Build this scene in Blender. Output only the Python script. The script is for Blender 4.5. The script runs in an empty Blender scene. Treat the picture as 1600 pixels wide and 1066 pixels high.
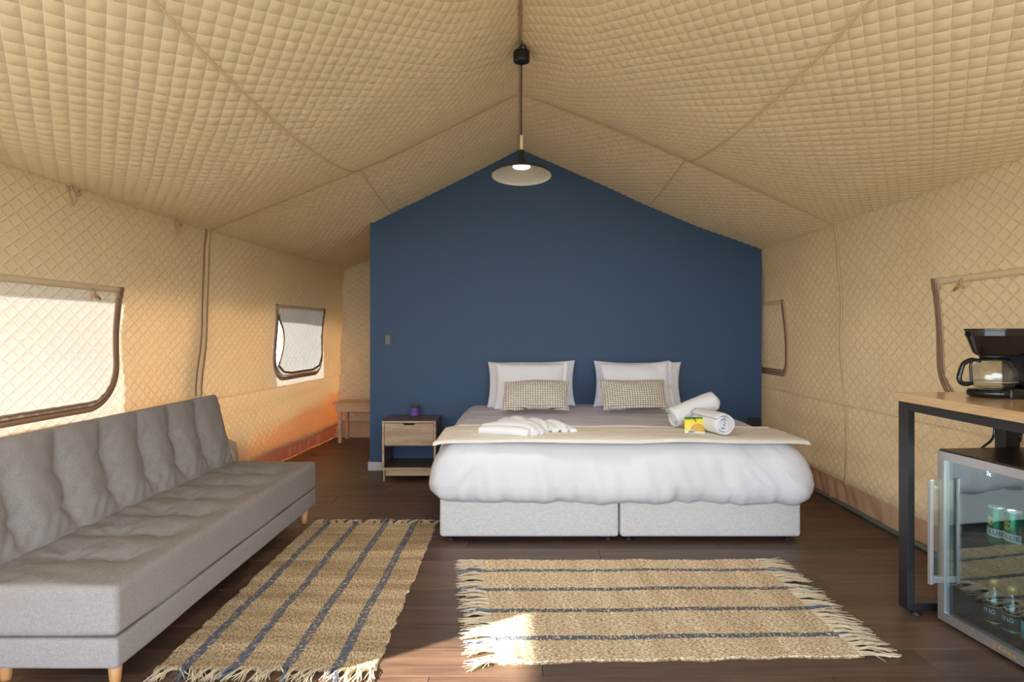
import bpy, bmesh, math, random
import numpy as np
from mathutils import Vector, Matrix, Euler

random.seed(7)
rng = np.random.RandomState(7)
scene = bpy.context.scene
COL = scene.collection
PI = math.pi
H = 1.06          # camera height; room: X right, Y away from the camera, Z up
F = 1067.0        # focal length in pixels of the 1600 px frame

# ------------------------------------------------------------------ camera
cam_d = bpy.data.cameras.new('camera')
cam_d.sensor_fit = 'HORIZONTAL'
cam_d.sensor_width = 36.0
cam_d.lens = 36.0 * F / 1600.0
cam_d.shift_x = -13 / 1600.0
cam_d.shift_y = -13 / 1600.0
cam_d.clip_start = 0.05
cam = bpy.data.objects.new('camera', cam_d)
cam.location = (0, 0, H)
cam.rotation_euler = (PI / 2, 0, 0)
COL.objects.link(cam)
scene.camera = cam

# ------------------------------------------------------------------ sky, sun, exposure
SKY = 6.4
SUN = 34.0
world = bpy.data.worlds.new('sky')
scene.world = world
world.use_nodes = True
wn = world.node_tree.nodes
wl = world.node_tree.links
wn.clear()
w_out = wn.new('ShaderNodeOutputWorld')
w_bg = wn.new('ShaderNodeBackground')
w_tc = wn.new('ShaderNodeTexCoord')
w_sep = wn.new('ShaderNodeSeparateXYZ')
w_ramp = wn.new('ShaderNodeValToRGB')
w_ramp.color_ramp.elements[0].position = 0.0
w_ramp.color_ramp.elements[0].color = (0.86, 0.93, 1.0, 1)
w_ramp.color_ramp.elements[1].position = 0.7
w_ramp.color_ramp.elements[1].color = (0.55, 0.72, 1.0, 1)
wl.new(w_tc.outputs['Generated'], w_sep.inputs[0])
wl.new(w_sep.outputs['Z'], w_ramp.inputs[0])
wl.new(w_ramp.outputs[0], w_bg.inputs['Color'])
w_bg.inputs['Strength'].default_value = SKY
wl.new(w_bg.outputs[0], w_out.inputs[0])

sun_d = bpy.data.lights.new('sun', 'SUN')
sun_d.energy = SUN
sun_d.angle = math.radians(0.7)
sun_d.color = (1.0, 0.92, 0.80)
sun = bpy.data.objects.new('sun', sun_d)
el = math.radians(25.5)
sd = Vector((0.798 * math.cos(el), 0.603 * math.cos(el), -math.sin(el)))
sun.rotation_euler = sd.to_track_quat('-Z', 'Y').to_euler()
sun.location = (-8, -5, 6)
COL.objects.link(sun)

scene.view_settings.view_transform = 'Standard'
scene.view_settings.look = 'None'
scene.view_settings.gamma = 1.0
scene.view_settings.use_curve_mapping = False
scene.view_settings.exposure = 0.06
scene.cycles.use_denoising = True
scene.cycles.max_bounces = 10
scene.cycles.diffuse_bounces = 7
scene.cycles.glossy_bounces = 4
scene.cycles.transparent_max_bounces = 16
scene.cycles.caustics_reflective = False
scene.cycles.caustics_refractive = False
scene.cycles.sample_clamp_indirect = 8.0

# ------------------------------------------------------------------ helpers
def tag(o, label=None, cat=None, group=None, kind=None):
    if label: o['label'] = label
    if cat: o['category'] = cat
    if group: o['group'] = group
    if kind: o['kind'] = kind
    return o

def empty(name, loc=(0, 0, 0), rot=(0, 0, 0), label=None, cat=None, group=None):
    o = bpy.data.objects.new(name, None)
    o.empty_display_size = 0.1
    o.location = loc
    o.rotation_euler = rot
    COL.objects.link(o)
    return tag(o, label, cat, group)

def link(name, me, m=None, parent=None, smooth=True):
    if smooth and len(me.polygons):
        me.polygons.foreach_set('use_smooth', np.ones(len(me.polygons), dtype=bool))
    if m: me.materials.append(m)
    o = bpy.data.objects.new(name, me)
    COL.objects.link(o)
    if parent: o.parent = parent
    return o

def np_mesh(name, V, Q, uv=None):
    V = np.asarray(V, dtype=np.float32).reshape(-1, 3)
    Q = np.asarray(Q, dtype=np.int32)
    k = Q.shape[1]
    me = bpy.data.meshes.new(name)
    me.vertices.add(len(V))
    me.vertices.foreach_set('co', V.ravel())
    me.loops.add(len(Q) * k)
    me.loops.foreach_set('vertex_index', Q.ravel())
    me.polygons.add(len(Q))
    me.polygons.foreach_set('loop_start', np.arange(0, len(Q) * k, k, dtype=np.int32))
    me.polygons.foreach_set('loop_total', np.full(len(Q), k, dtype=np.int32))
    if uv is not None:
        l = me.uv_layers.new(name='UVMap')
        l.data.foreach_set('uv', np.asarray(uv, dtype=np.float32)[Q.ravel()].ravel())
    me.update(calc_edges=True)
    return me

def grid_quads(nu, nv, off=0, flip=False):
    i, j = np.meshgrid(np.arange(nu - 1), np.arange(nv - 1), indexing='ij')
    a = (i * nv + j).ravel() + off
    q = np.stack([a, a + nv, a + nv + 1, a + 1], 1)
    return q[:, ::-1] if flip else q

class SinNoise:
    """smooth noise as a sum of sines, vectorised"""
    def __init__(s, seed, scale, n=14):
        r = np.random.RandomState(seed)
        s.k = r.normal(size=(n, 3)) / scale * 2.2
        s.p = r.uniform(0, 2 * PI, n)
        s.n = n
    def __call__(s, x, y, z=0.0):
        x, y, z = np.broadcast_arrays(np.asarray(x, float), np.asarray(y, float), np.asarray(z, float))
        o = np.zeros(x.shape)
        for k, p in zip(s.k, s.p):
            o += np.sin(k[0] * x + k[1] * y + k[2] * z + p)
        return o / math.sqrt(s.n)

def bm_obj(name, bm, m=None, parent=None, smooth=False):
    me = bpy.data.meshes.new(name)
    bmesh.ops.recalc_face_normals(bm, faces=bm.faces)
    bm.to_mesh(me); bm.free()
    return link(name, me, m, parent, smooth)

def add_box(bm, x0, x1, y0, y1, z0, z1):
    v = [bm.verts.new(p) for p in ((x0,y0,z0),(x1,y0,z0),(x1,y1,z0),(x0,y1,z0),(x0,y0,z1),(x1,y0,z1),(x1,y1,z1),(x0,y1,z1))]
    for f in ((0,3,2,1),(4,5,6,7),(0,1,5,4),(1,2,6,5),(2,3,7,6),(3,0,4,7)):
        bm.faces.new([v[i] for i in f])
    return v

def box(name, x0, x1, y0, y1, z0, z1, m, parent=None, bevel=0.0, seg=2):
    bm = bmesh.new()
    add_box(bm, x0, x1, y0, y1, z0, z1)
    if bevel > 0:
        bmesh.ops.bevel(bm, geom=list(bm.edges), offset=bevel, segments=seg, affect='EDGES', profile=0.7)
    o = bm_obj(name, bm, m, parent, smooth=False)
    return o

def lathe_mesh(name, prof, n=48, center=(0, 0, 0)):
    """prof: list of (r, z) from bottom to top"""
    P = np.array(prof, float)
    a = np.linspace(0, 2 * PI, n, endpoint=False)
    V = np.zeros((len(P), n, 3))
    V[:, :, 0] = P[:, 0:1] * np.cos(a) + center[0]
    V[:, :, 1] = P[:, 0:1] * np.sin(a) + center[1]
    V[:, :, 2] = P[:, 1:2] + center[2]
    i, j = np.meshgrid(np.arange(len(P) - 1), np.arange(n), indexing='ij')
    a0 = (i * n + j).ravel(); b0 = (i * n + (j + 1) % n).ravel()
    Q = np.stack([a0, b0, b0 + n, a0 + n], 1)
    return np_mesh(name, V, Q)

def lathe(name, prof, m, parent=None, n=48, center=(0, 0, 0), smooth=True):
    return link(name, lathe_mesh(name, prof, n, center), m, parent, smooth)

def tube_arrays(path, radius, n=8, flat=1.0, up=(0, 0, 1), cap=True):
    """swept tube with parallel-ish frames. radius scalar or list. returns V, Q"""
    P = np.array(path, float)
    R = np.broadcast_to(np.asarray(radius, float), (len(P),))
    T = np.gradient(P, axis=0)
    T /= np.linalg.norm(T, axis=1)[:, None] + 1e-12
    upv = np.array(up, float)
    a = np.linspace(0, 2 * PI, n, endpoint=False)
    V = []
    prev = None
    for p, t, r in zip(P, T, R):
        if prev is None:
            s = np.cross(t, upv)
            if np.linalg.norm(s) < 1e-3: s = np.cross(t, np.array([1.0, 0, 0]))
        else:
            s = prev - t * np.dot(prev, t)
        s /= np.linalg.norm(s) + 1e-12
        prev = s
        b = np.cross(s, t)
        V.append(p + r * (np.cos(a)[:, None] * s + flat * np.sin(a)[:, None] * b))
    V = np.array(V)
    k = len(P)
    i, j = np.meshgrid(np.arange(k - 1), np.arange(n), indexing='ij')
    a0 = (i * n + j).ravel(); b0 = (i * n + (j + 1) % n).ravel()
    Q = np.stack([a0, b0, b0 + n, a0 + n], 1)
    V = V.reshape(-1, 3)
    if cap and n % 2 == 0:
        for base, rev in ((0, True), ((k - 1) * n, False)):
            q = []
            for j in range(n // 2 - 1):
                f = [base + j, base + j + 1, base + n - 2 - j, base + n - 1 - j]
                q.append(f[::-1] if rev else f)
            Q = np.vstack([Q, np.array(q)])
    return V, Q

def tube(name, path, radius, m, parent=None, n=10, flat=1.0, up=(0, 0, 1)):
    V, Q = tube_arrays(path, radius, n, flat, up)
    return link(name, np_mesh(name, V, Q), m, parent)

def smooth_path(pts, n=24):
    """Catmull-Rom through the points"""
    P = [Vector(p) for p in pts]
    P = [P[0] * 2 - P[1]] + P + [P[-1] * 2 - P[-2]]
    out = []
    segs = len(P) - 3
    per = max(2, n // segs)
    for i in range(segs):
        p0, p1, p2, p3 = P[i:i + 4]
        for k in range(per):
            t = k / per
            out.append(0.5 * ((2 * p1) + (p2 - p0) * t + (2 * p0 - 5 * p1 + 4 * p2 - p3) * t * t + (3 * p1 - p0 - 3 * p2 + p3) * t ** 3))
    out.append(P[-2])
    return [tuple(v) for v in out]

def rounded_arrays(x0, x1, y0, y1, z0, z1, r, step, disp=None):
    """dense rounded box; disp(p, n) -> offset vectors"""
    lo = np.array([x0, y0, z0]); hi = np.array([x1, y1, z1])
    r = min(r, *((hi - lo) / 2.001))
    Vs, Qs, off = [], [], 0
    for ax in range(3):
        u, v = [(1, 2), (2, 0), (0, 1)][ax]
        nu = max(4, int((hi[u] - lo[u]) / step) + 1); nv = max(4, int((hi[v] - lo[v]) / step) + 1)
        # cluster samples near the rounded edges
        def samp(l, h, n):
            e = np.linspace(0, 1, 6)[:-1]
            e = 1 - np.cos(e * PI / 2)
            a = l + r * e * 1.0
            mid = np.linspace(l + r, h - r, max(2, n))
            return np.concatenate([a, mid, (l + h) - a[::-1]])
        su = samp(lo[u], hi[u], nu); sv = samp(lo[v], hi[v], nv)
        for side in (0, 1):
            U, W = np.meshgrid(su, sv, indexing='ij')
            P = np.zeros(U.shape + (3,))
            P[..., u] = U; P[..., v] = W; P[..., ax] = hi[ax] if side else lo[ax]
            Vs.append(P.reshape(-1, 3))
            Qs.append(grid_quads(len(su), len(sv), off, flip=not side))
            off += U.size
    V = np.vstack(Vs)
    inner = np.clip(V, lo + r, hi - r)
    d = V - inner
    # cube to sphere mapping keeps the spacing even
    n = d / (np.linalg.norm(d, axis=1)[:, None] + 1e-12)
    V = inner + n * r
    if disp is not None:
        V = V + disp(V, n)
    return V, np.vstack(Qs)

def weld(me, dist=1e-5):
    bm = bmesh.new(); bm.from_mesh(me)
    bmesh.ops.remove_doubles(bm, verts=bm.verts, dist=dist)
    bm.to_mesh(me); bm.free()
    return me

def rounded(name, x0, x1, y0, y1, z0, z1, r, step, m, parent=None, disp=None):
    V, Q = rounded_arrays(x0, x1, y0, y1, z0, z1, r, step, disp)
    me = weld(np_mesh(name, V, Q), 1e-5)
    return link(name, me, m, parent)

def text(name, body, size, loc, rot, m, parent=None, extrude=0.0004, scale=(1, 1, 1)):
    c = bpy.data.curves.new(name, 'FONT')
    c.body = body; c.size = size; c.extrude = extrude
    c.align_x = 'CENTER'; c.align_y = 'CENTER'
    c.resolution_u = 3
    c.materials.append(m)
    t_ = bpy.data.objects.new(name, c)
    me = bpy.data.meshes.new_from_object(t_)
    bpy.data.objects.remove(t_)
    me.materials.clear(); me.materials.append(m)
    o = bpy.data.objects.new(name, me)
    o.location = loc; o.rotation_euler = rot; o.scale = scale
    COL.objects.link(o)
    if parent: o.parent = parent
    return o

# ------------------------------------------------------------------ materials
def mat(name):
    m = bpy.data.materials.new(name)
    m.use_nodes = True
    n = m.node_tree.nodes; l = m.node_tree.links
    return m, n, l, n['Principled BSDF'], n['Material Output']

def N(n, typ, **kw):
    x = n.new(typ)
    for k, v in kw.items():
        if hasattr(x, k): setattr(x, k, v)
        else: x.inputs[k].default_value = v
    return x

def plain(name, col, rough=0.5, metal=0.0, spec=0.5, noise=0.0, nscale=8.0, bump=0.0, bscale=200.0, coat=0.0):
    m, n, l, b, o = mat(name)
    b.inputs['Roughness'].default_value = rough
    b.inputs['Metallic'].default_value = metal
    b.inputs['Specular IOR Level'].default_value = spec
    b.inputs['Coat Weight'].default_value = coat
    tc = n.new('ShaderNodeTexCoord')
    if noise > 0:
        t = N(n, 'ShaderNodeTexNoise'); t.inputs['Scale'].default_value = nscale; t.inputs['Detail'].default_value = 5
        l.new(tc.outputs['Object'], t.inputs['Vector'])
        mx = n.new('ShaderNodeMix'); mx.data_type = 'RGBA'
        mx.inputs['A'].default_value = tuple(c * (1 - noise) for c in col) + (1,)
        mx.inputs['B'].default_value = tuple(min(1, c * (1 + noise)) for c in col) + (1,)
        l.new(t.outputs['Fac'], mx.inputs['Factor'])
        l.new(mx.outputs['Result'], b.inputs['Base Color'])
    else:
        b.inputs['Base Color'].default_value = tuple(col) + (1,)
    if bump > 0:
        t2 = N(n, 'ShaderNodeTexNoise'); t2.inputs['Scale'].default_value = bscale; t2.inputs['Detail'].default_value = 3
        l.new(tc.outputs['Object'], t2.inputs['Vector'])
        bp = n.new('ShaderNodeBump'); bp.inputs['Strength'].default_value = bump; bp.inputs['Distance'].default_value = 0.002
        l.new(t2.outputs['Fac'], bp.inputs['Height'])
        l.new(bp.outputs[0], b.inputs['Normal'])
    return m

def cloth_translucent(name, col, tcol, w, weave=0.12):
    """diffuse fabric that lets part of the light through"""
    m, n, l, b, o = mat(name)
    b.inputs['Roughness'].default_value = 0.85
    b.inputs['Specular IOR Level'].default_value = 0.25
    tc = n.new('ShaderNodeTexCoord')
    t = N(n, 'ShaderNodeTexNoise'); t.inputs['Scale'].default_value = 5; t.inputs['Detail'].default_value = 6
    l.new(tc.outputs['Object'], t.inputs['Vector'])
    mx = n.new('ShaderNodeMix'); mx.data_type = 'RGBA'
    mx.inputs['A'].default_value = tuple(c * 0.93 for c in col) + (1,)
    mx.inputs['B'].default_value = tuple(min(1, c * 1.05) for c in col) + (1,)
    l.new(t.outputs['Fac'], mx.inputs['Factor'])
    l.new(mx.outputs['Result'], b.inputs['Base Color'])
    t2 = N(n, 'ShaderNodeTexNoise'); t2.inputs['Scale'].default_value = 160; t2.inputs['Detail'].default_value = 2
    l.new(tc.outputs['Object'], t2.inputs['Vector'])
    bp = n.new('ShaderNodeBump'); bp.inputs['Strength'].default_value = weave; bp.inputs['Distance'].default_value = 0.002
    l.new(t2.outputs['Fac'], bp.inputs['Height'])
    l.new(bp.outputs[0], b.inputs['Normal'])
    if w > 0:
        tr = n.new('ShaderNodeBsdfTranslucent'); tr.inputs['Color'].default_value = tuple(tcol) + (1,)
        ms = n.new('ShaderNodeMixShader'); ms.inputs['Fac'].default_value = w
        l.new(b.outputs[0], ms.inputs[1]); l.new(tr.outputs[0], ms.inputs[2])
        l.new(ms.outputs[0], o.inputs['Surface'])
    return m

def quilt_cloth(name, col, tcol, w, depth=0.008):
    """quilted liner: UV counts the diagonal stitch rows, so both coordinates are whole on a stitch"""
    m = cloth_translucent(name, col, tcol, w, 0.0)
    n = m.node_tree.nodes; l = m.node_tree.links
    b = n['Principled BSDF']
    bp = [x for x in n if x.type == 'BUMP'][0]
    uv = n.new('ShaderNodeUVMap'); uv.uv_map = 'UVMap'
    sep = n.new('ShaderNodeSeparateXYZ'); l.new(uv.outputs[0], sep.inputs[0])
    hs = []
    for ax in ('X', 'Y'):
        k = N(n, 'ShaderNodeMath', operation='MULTIPLY'); k.inputs[1].default_value = PI; l.new(sep.outputs[ax], k.inputs[0])
        si = N(n, 'ShaderNodeMath', operation='SINE'); l.new(k.outputs[0], si.inputs[0])
        ab = N(n, 'ShaderNodeMath', operation='ABSOLUTE'); l.new(si.outputs[0], ab.inputs[0])
        hs.append(ab.outputs[0])
    mu = N(n, 'ShaderNodeMath', operation='MULTIPLY'); l.new(hs[0], mu.inputs[0]); l.new(hs[1], mu.inputs[1])
    po = N(n, 'ShaderNodeMath', operation='POWER'); po.inputs[1].default_value = 0.33; l.new(mu.outputs[0], po.inputs[0])
    l.new(po.outputs[0], bp.inputs['Height'])
    bp.inputs['Distance'].default_value = depth; bp.inputs['Strength'].default_value = 1.0
    # pale stitching thread
    mi = N(n, 'ShaderNodeMath', operation='MINIMUM'); l.new(hs[0], mi.inputs[0]); l.new(hs[1], mi.inputs[1])
    lt = n.new('ShaderNodeMapRange'); lt.inputs['From Min'].default_value = 0.10; lt.inputs['From Max'].default_value = 0.30
    lt.inputs['To Min'].default_value = 0.70; lt.inputs['To Max'].default_value = 0.0
    l.new(mi.outputs[0], lt.inputs['Value'])
    mx = n.new('ShaderNodeMix'); mx.data_type = 'RGBA'
    src = b.inputs['Base Color'].links[0].from_socket
    l.new(lt.outputs[0], mx.inputs['Factor']); l.new(src, mx.inputs['A'])
    mx.inputs['B'].default_value = (0.96, 0.86, 0.65, 1)
    l.new(mx.outputs['Result'], b.inputs['Base Color'])
    if w > 0:   # the padding is squeezed and sewn through at the stitch rows
        tn_ = [x for x in n if x.type == 'BSDF_TRANSLUCENT'][0]
        mt_ = n.new('ShaderNodeMix'); mt_.data_type = 'RGBA'
        mt_.inputs['A'].default_value = tuple(tcol) + (1,); mt_.inputs['B'].default_value = tuple(c * .8 for c in tcol) + (1,)
        l.new(lt.outputs[0], mt_.inputs['Factor']); l.new(mt_.outputs['Result'], tn_.inputs['Color'])
    return m

def fabric(name, col, thread=900.0, contrast=0.12, bump=0.35, rough=0.9, stretch=(1, 1, 1), sheen=0.0):
    """woven upholstery: fine speckle in two directions"""
    m, n, l, b, o = mat(name)
    b.inputs['Roughness'].default_value = rough
    b.inputs['Specular IOR Level'].default_value = 0.2
    b.inputs['Sheen Weight'].default_value = sheen
    tc = n.new('ShaderNodeTexCoord')
    hs = []
    for sc in ((thread, thread, thread * 0.15), (thread * 0.15, thread * 0.15, thread)):
        mp = n.new('ShaderNodeMapping'); mp.inputs['Scale'].default_value = tuple(a * c for a, c in zip(sc, stretch))
        l.new(tc.outputs['Object'], mp.inputs['Vector'])
        t = N(n, 'ShaderNodeTexNoise'); t.inputs['Scale'].default_value = 1.0; t.inputs['Detail'].default_value = 2
        l.new(mp.outputs[0], t.inputs['Vector'])
        hs.append(t)
    ad = N(n, 'ShaderNodeMath', operation='ADD')
    l.new(hs[0].outputs['Fac'], ad.inputs[0]); l.new(hs[1].outputs['Fac'], ad.inputs[1])
    hf = N(n, 'ShaderNodeMath', operation='MULTIPLY'); hf.inputs[1].default_value = 0.5
    l.new(ad.outputs[0], hf.inputs[0])
    cr = n.new('ShaderNodeValToRGB')
    cr.color_ramp.elements[0].position = 0.32; cr.color_ramp.elements[1].position = 0.68
    cr.color_ramp.elements[0].color = tuple(c * (1 - contrast) for c in col) + (1,)
    cr.color_ramp.elements[1].color = tuple(min(1, c * (1 + contrast)) for c in col) + (1,)
    l.new(hf.outputs[0], cr.inputs[0])
    l.new(cr.outputs[0], b.inputs['Base Color'])
    bp = n.new('ShaderNodeBump'); bp.inputs['Strength'].default_value = bump; bp.inputs['Distance'].default_value = 0.001
    l.new(hf.outputs[0], bp.inputs['Height']); l.new(bp.outputs[0], b.inputs['Normal'])
    return m

def wood(name, c1, c2, axis='X', scale=6.0, stretch=14.0, rough=0.45, coat=0.0, rnd=False, bump=0.08):
    m, n, l, b, o = mat(name)
    b.inputs['Roughness'].default_value = rough
    b.inputs['Coat Weight'].default_value = coat
    b.inputs['Coat Roughness'].default_value = 0.12
    tc = n.new('ShaderNodeTexCoord')
    s = {'X': (1, stretch, stretch), 'Y': (stretch, 1, stretch), 'Z': (stretch, stretch, 1)}[axis]
    mp = n.new('ShaderNodeMapping'); mp.inputs['Scale'].default_value = s
    l.new(tc.outputs['Object'], mp.inputs['Vector'])
    vec = mp.outputs[0]
    if rnd:
        oi = n.new('ShaderNodeObjectInfo')
        ml = N(n, 'ShaderNodeMath', operation='MULTIPLY'); ml.inputs[1].default_value = 57.0
        l.new(oi.outputs['Random'], ml.inputs[0])
        va = n.new('ShaderNodeVectorMath'); va.operation = 'ADD'
        l.new(vec, va.inputs[0]); l.new(ml.outputs[0], va.inputs[1])
        vec = va.outputs[0]
    t = N(n, 'ShaderNodeTexNoise'); t.inputs['Scale'].default_value = scale * 0.35; t.inputs['Detail'].default_value = 8; t.inputs['Roughness'].default_value = 0.62; t.inputs['Distortion'].default_value = 0.6
    l.new(vec, t.inputs['Vector'])
    t2 = N(n, 'ShaderNodeTexNoise'); t2.inputs['Scale'].default_value = scale * 2.2; t2.inputs['Detail'].default_value = 4
    l.new(vec, t2.inputs['Vector'])
    ad = n.new('ShaderNodeMix'); ad.data_type = 'FLOAT'; ad.inputs['Factor'].default_value = 0.35
    l.new(t.outputs['Fac'], ad.inputs['A']); l.new(t2.outputs['Fac'], ad.inputs['B'])
    cr = n.new('ShaderNodeValToRGB')
    cr.color_ramp.elements[0].position = 0.36; cr.color_ramp.elements[1].position = 0.64
    cr.color_ramp.elements[0].color = tuple(c1) + (1,); cr.color_ramp.elements[1].color = tuple(c2) + (1,)
    l.new(ad.outputs['Result'], cr.inputs[0])
    col = cr.outputs[0]
    if rnd:
        hv = n.new('ShaderNodeHueSaturation')
        mr = n.new('ShaderNodeMapRange'); mr.inputs['To Min'].default_value = 0.8; mr.inputs['To Max'].default_value = 1.2
        l.new(oi.outputs['Random'], mr.inputs['Value'])
        l.new(mr.outputs[0], hv.inputs['Value']); l.new(col, hv.inputs['Color'])
        col = hv.outputs[0]
    l.new(col, b.inputs['Base Color'])
    bp = n.new('ShaderNodeBump'); bp.inputs['Strength'].default_value = bump; bp.inputs['Distance'].default_value = 0.002
    l.new(ad.outputs['Result'], bp.inputs['Height']); l.new(bp.outputs[0], b.inputs['Normal'])
    return m

def thin_glass(name, tint=(0.9, 0.95, 0.95), refl=0.12, rough=0.0, rtint=(1, 1, 1)):
    m, n, l, b, o = mat(name)
    n.remove(b)
    tr = n.new('ShaderNodeBsdfTransparent'); tr.inputs['Color'].default_value = tuple(tint) + (1,)
    gl = n.new('ShaderNodeBsdfGlossy'); gl.inputs['Roughness'].default_value = rough
    gl.inputs['Color'].default_value = tuple(rtint) + (1,)
    ge = n.new('ShaderNodeNewGeometry')
    dp = n.new('ShaderNodeVectorMath'); dp.operation = 'DOT_PRODUCT'
    l.new(ge.outputs['Incoming'], dp.inputs[0]); l.new(ge.outputs['Normal'], dp.inputs[1])
    ab = N(n, 'ShaderNodeMath', operation='ABSOLUTE'); l.new(dp.outputs['Value'], ab.inputs[0])
    om = N(n, 'ShaderNodeMath', operation='SUBTRACT'); om.inputs[0].default_value = 1.0; l.new(ab.outputs[0], om.inputs[1])
    pw = N(n, 'ShaderNodeMath', operation='POWER'); pw.inputs[1].default_value = 5.0; l.new(om.outputs[0], pw.inputs[0])
    ad = N(n, 'ShaderNodeMath', operation='ADD'); ad.inputs[1].default_value = refl; ad.use_clamp = True
    l.new(pw.outputs[0], ad.inputs[0])
    ms = n.new('ShaderNodeMixShader')
    l.new(ad.outputs[0], ms.inputs['Fac']); l.new(tr.outputs[0], ms.inputs[1]); l.new(gl.outputs[0], ms.inputs[2])
    l.new(ms.outputs[0], o.inputs['Surface'])
    return m

def emit(name, col, strength):
    m, n, l, b, o = mat(name)
    b.inputs['Base Color'].default_value = tuple(col) + (1,)
    b.inputs['Emission Color'].default_value = tuple(col) + (1,)
    b.inputs['Emission Strength'].default_value = strength
    return m

def jute(name, colors, blue=None):
    """flat weave: UV in metres, u along the stripes, v across; stripes at the given v"""
    m, n, l, b, o = mat(name)
    b.inputs['Roughness'].default_value = 0.95
    b.inputs['Specular IOR Level'].default_value = 0.15
    uv = n.new('ShaderNodeUVMap'); uv.uv_map = 'UVMap'
    def noise(sx, sy, det=3):
        mp = n.new('ShaderNodeMapping'); mp.inputs['Scale'].default_value = (sx, sy, 1)
        l.new(uv.outputs[0], mp.inputs['Vector'])
        t = N(n, 'ShaderNodeTexNoise'); t.inputs['Scale'].default_value = 1; t.inputs['Detail'].default_value = det
        l.new(mp.outputs[0], t.inputs['Vector'])
        return t.outputs['Fac']
    band = noise(11, 1.2)          # tone changes from pick to pick
    speck = noise(170, 170, 2)
    knot = noise(75, 165, 2)
    a1 = n.new('ShaderNodeMix'); a1.data_type = 'RGBA'
    a1.inputs['A'].default_value = tuple(colors[0]) + (1,); a1.inputs['B'].default_value = tuple(colors[1]) + (1,)
    mr = n.new('ShaderNodeMapRange'); mr.inputs['From Min'].default_value = 0.38; mr.inputs['From Max'].default_value = 0.62
    l.new(band, mr.inputs['Value']); l.new(mr.outputs[0], a1.inputs['Factor'])
    a2 = n.new('ShaderNodeMix'); a2.data_type = 'RGBA'; a2.blend_type = 'MULTIPLY'; a2.inputs['Factor'].default_value = 0.85
    cr = n.new('ShaderNodeValToRGB')
    cr.color_ramp.elements[0].position = 0.36; cr.color_ramp.elements[1].position = 0.6
    cr.color_ramp.elements[0].color = (0.34, 0.28, 0.21, 1); cr.color_ramp.elements[1].color = (1.15, 1.12, 1.08, 1)
    l.new(knot, cr.inputs[0]); l.new(a1.outputs['Result'], a2.inputs['A']); l.new(cr.outputs[0], a2.inputs['B'])
    base = a2.outputs['Result']
    if blue:
        sep = n.new('ShaderNodeSeparateXYZ'); l.new(uv.outputs[0], sep.inputs[0])
        wob = noise(3.2, 0.0, 2)
        wv = N(n, 'ShaderNodeMath', operation='MULTIPLY_ADD'); wv.inputs[1].default_value = 0.03; wv.inputs[2].default_value = -0.015
        l.new(wob, wv.inputs[0])
        vv = N(n, 'ShaderNodeMath', operation='ADD'); l.new(sep.outputs['Y'], vv.inputs[0]); l.new(wv.outputs[0], vv.inputs[1])
        tot = None
        for s in blue['at']:
            d = N(n, 'ShaderNodeMath', operation='SUBTRACT'); d.inputs[1].default_value = s; l.new(vv.outputs[0], d.inputs[0])
            ab = N(n, 'ShaderNodeMath', operation='ABSOLUTE'); l.new(d.outputs[0], ab.inputs[0])
            lt = N(n, 'ShaderNodeMath', operation='LESS_THAN'); lt.inputs[1].default_value = blue['half']; l.new(ab.outputs[0], lt.inputs[0])
            if tot is None: tot = lt.outputs[0]
            else:
                s2 = N(n, 'ShaderNodeMath', operation='ADD'); l.new(tot, s2.inputs[0]); l.new(lt.outputs[0], s2.inputs[1]); tot = s2.outputs[0]
        dash = noise(150, 45, 1)
        th = N(n, 'ShaderNodeMath', operation='GREATER_THAN'); th.inputs[1].default_value = 0.42; l.new(dash, th.inputs[0])
        pr = N(n, 'ShaderNodeMath', operation='MULTIPLY'); l.new(tot, pr.inputs[0]); l.new(th.outputs[0], pr.inputs[1])
        a3 = n.new('ShaderNodeMix'); a3.data_type = 'RGBA'
        a3.inputs['B'].default_value = tuple(blue['col']) + (1,)
        l.new(pr.outputs[0], a3.inputs['Factor']); l.new(base, a3.inputs['A'])
        base = a3.outputs['Result']
    l.new(base, b.inputs['Base Color'])
    bp = n.new('ShaderNodeBump'); bp.inputs['Strength'].default_value = 0.9; bp.inputs['Distance'].default_value = 0.003
    l.new(knot, bp.inputs['Height']); l.new(bp.outputs[0], b.inputs['Normal'])
    return m

M = {}
M['quilt'] = quilt_cloth('quilted liner', (0.80, 0.655, 0.425), (0.93, 0.94, 0.95), 0.066, 0.0078)
M['quilt_roof'] = quilt_cloth('quilted roof liner', (0.84, 0.70, 0.47), (0.9, 0.75, 0.5), 0.0, 0.0046)
M['canvas'] = cloth_translucent('outer canvas', (0.50, 0.38, 0.26), (0.98, 0.56, 0.23), 0.78)
M['skirt'] = cloth_translucent('mud skirt canvas', (0.52, 0.40, 0.26), (0.7, 0.25, 0.12), 0.035)
M['glow_canvas'] = cloth_translucent('added glow canvas', (0.6, 0.3, 0.14), (1.0, 0.48, 0.13), 0.8)  # for the unseen panel made up to tint the low left wall orange
M['fly'] = plain('fly sheet', (0.42, 0.36, 0.28), 0.9)
M['tape'] = cloth_translucent('seam tape', (0.56, 0.40, 0.27), (0.8, 0.5, 0.3), 0.10)
M['tape_light'] = cloth_translucent('light seam binding', (0.80, 0.64, 0.41), (0.8, 0.6, 0.35), 0.06)
M['zip'] = plain('dark zip teeth', (0.24, 0.14, 0.09), 0.6)
M['blue'] = plain('blue wall paint', (0.030, 0.078, 0.165), 0.55, noise=0.05, nscale=3, bump=0.1, bscale=60)
M['white_trim'] = plain('painted skirting', (0.62, 0.60, 0.58), 0.5)
M['plank'] = wood('dark laminate', (0.062, 0.034, 0.022), (0.155, 0.092, 0.06), 'X', 3.0, 13, 0.42, rnd=True)
M['sub'] = plain('subfloor', (0.012, 0.008, 0.006), 0.9)
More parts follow.
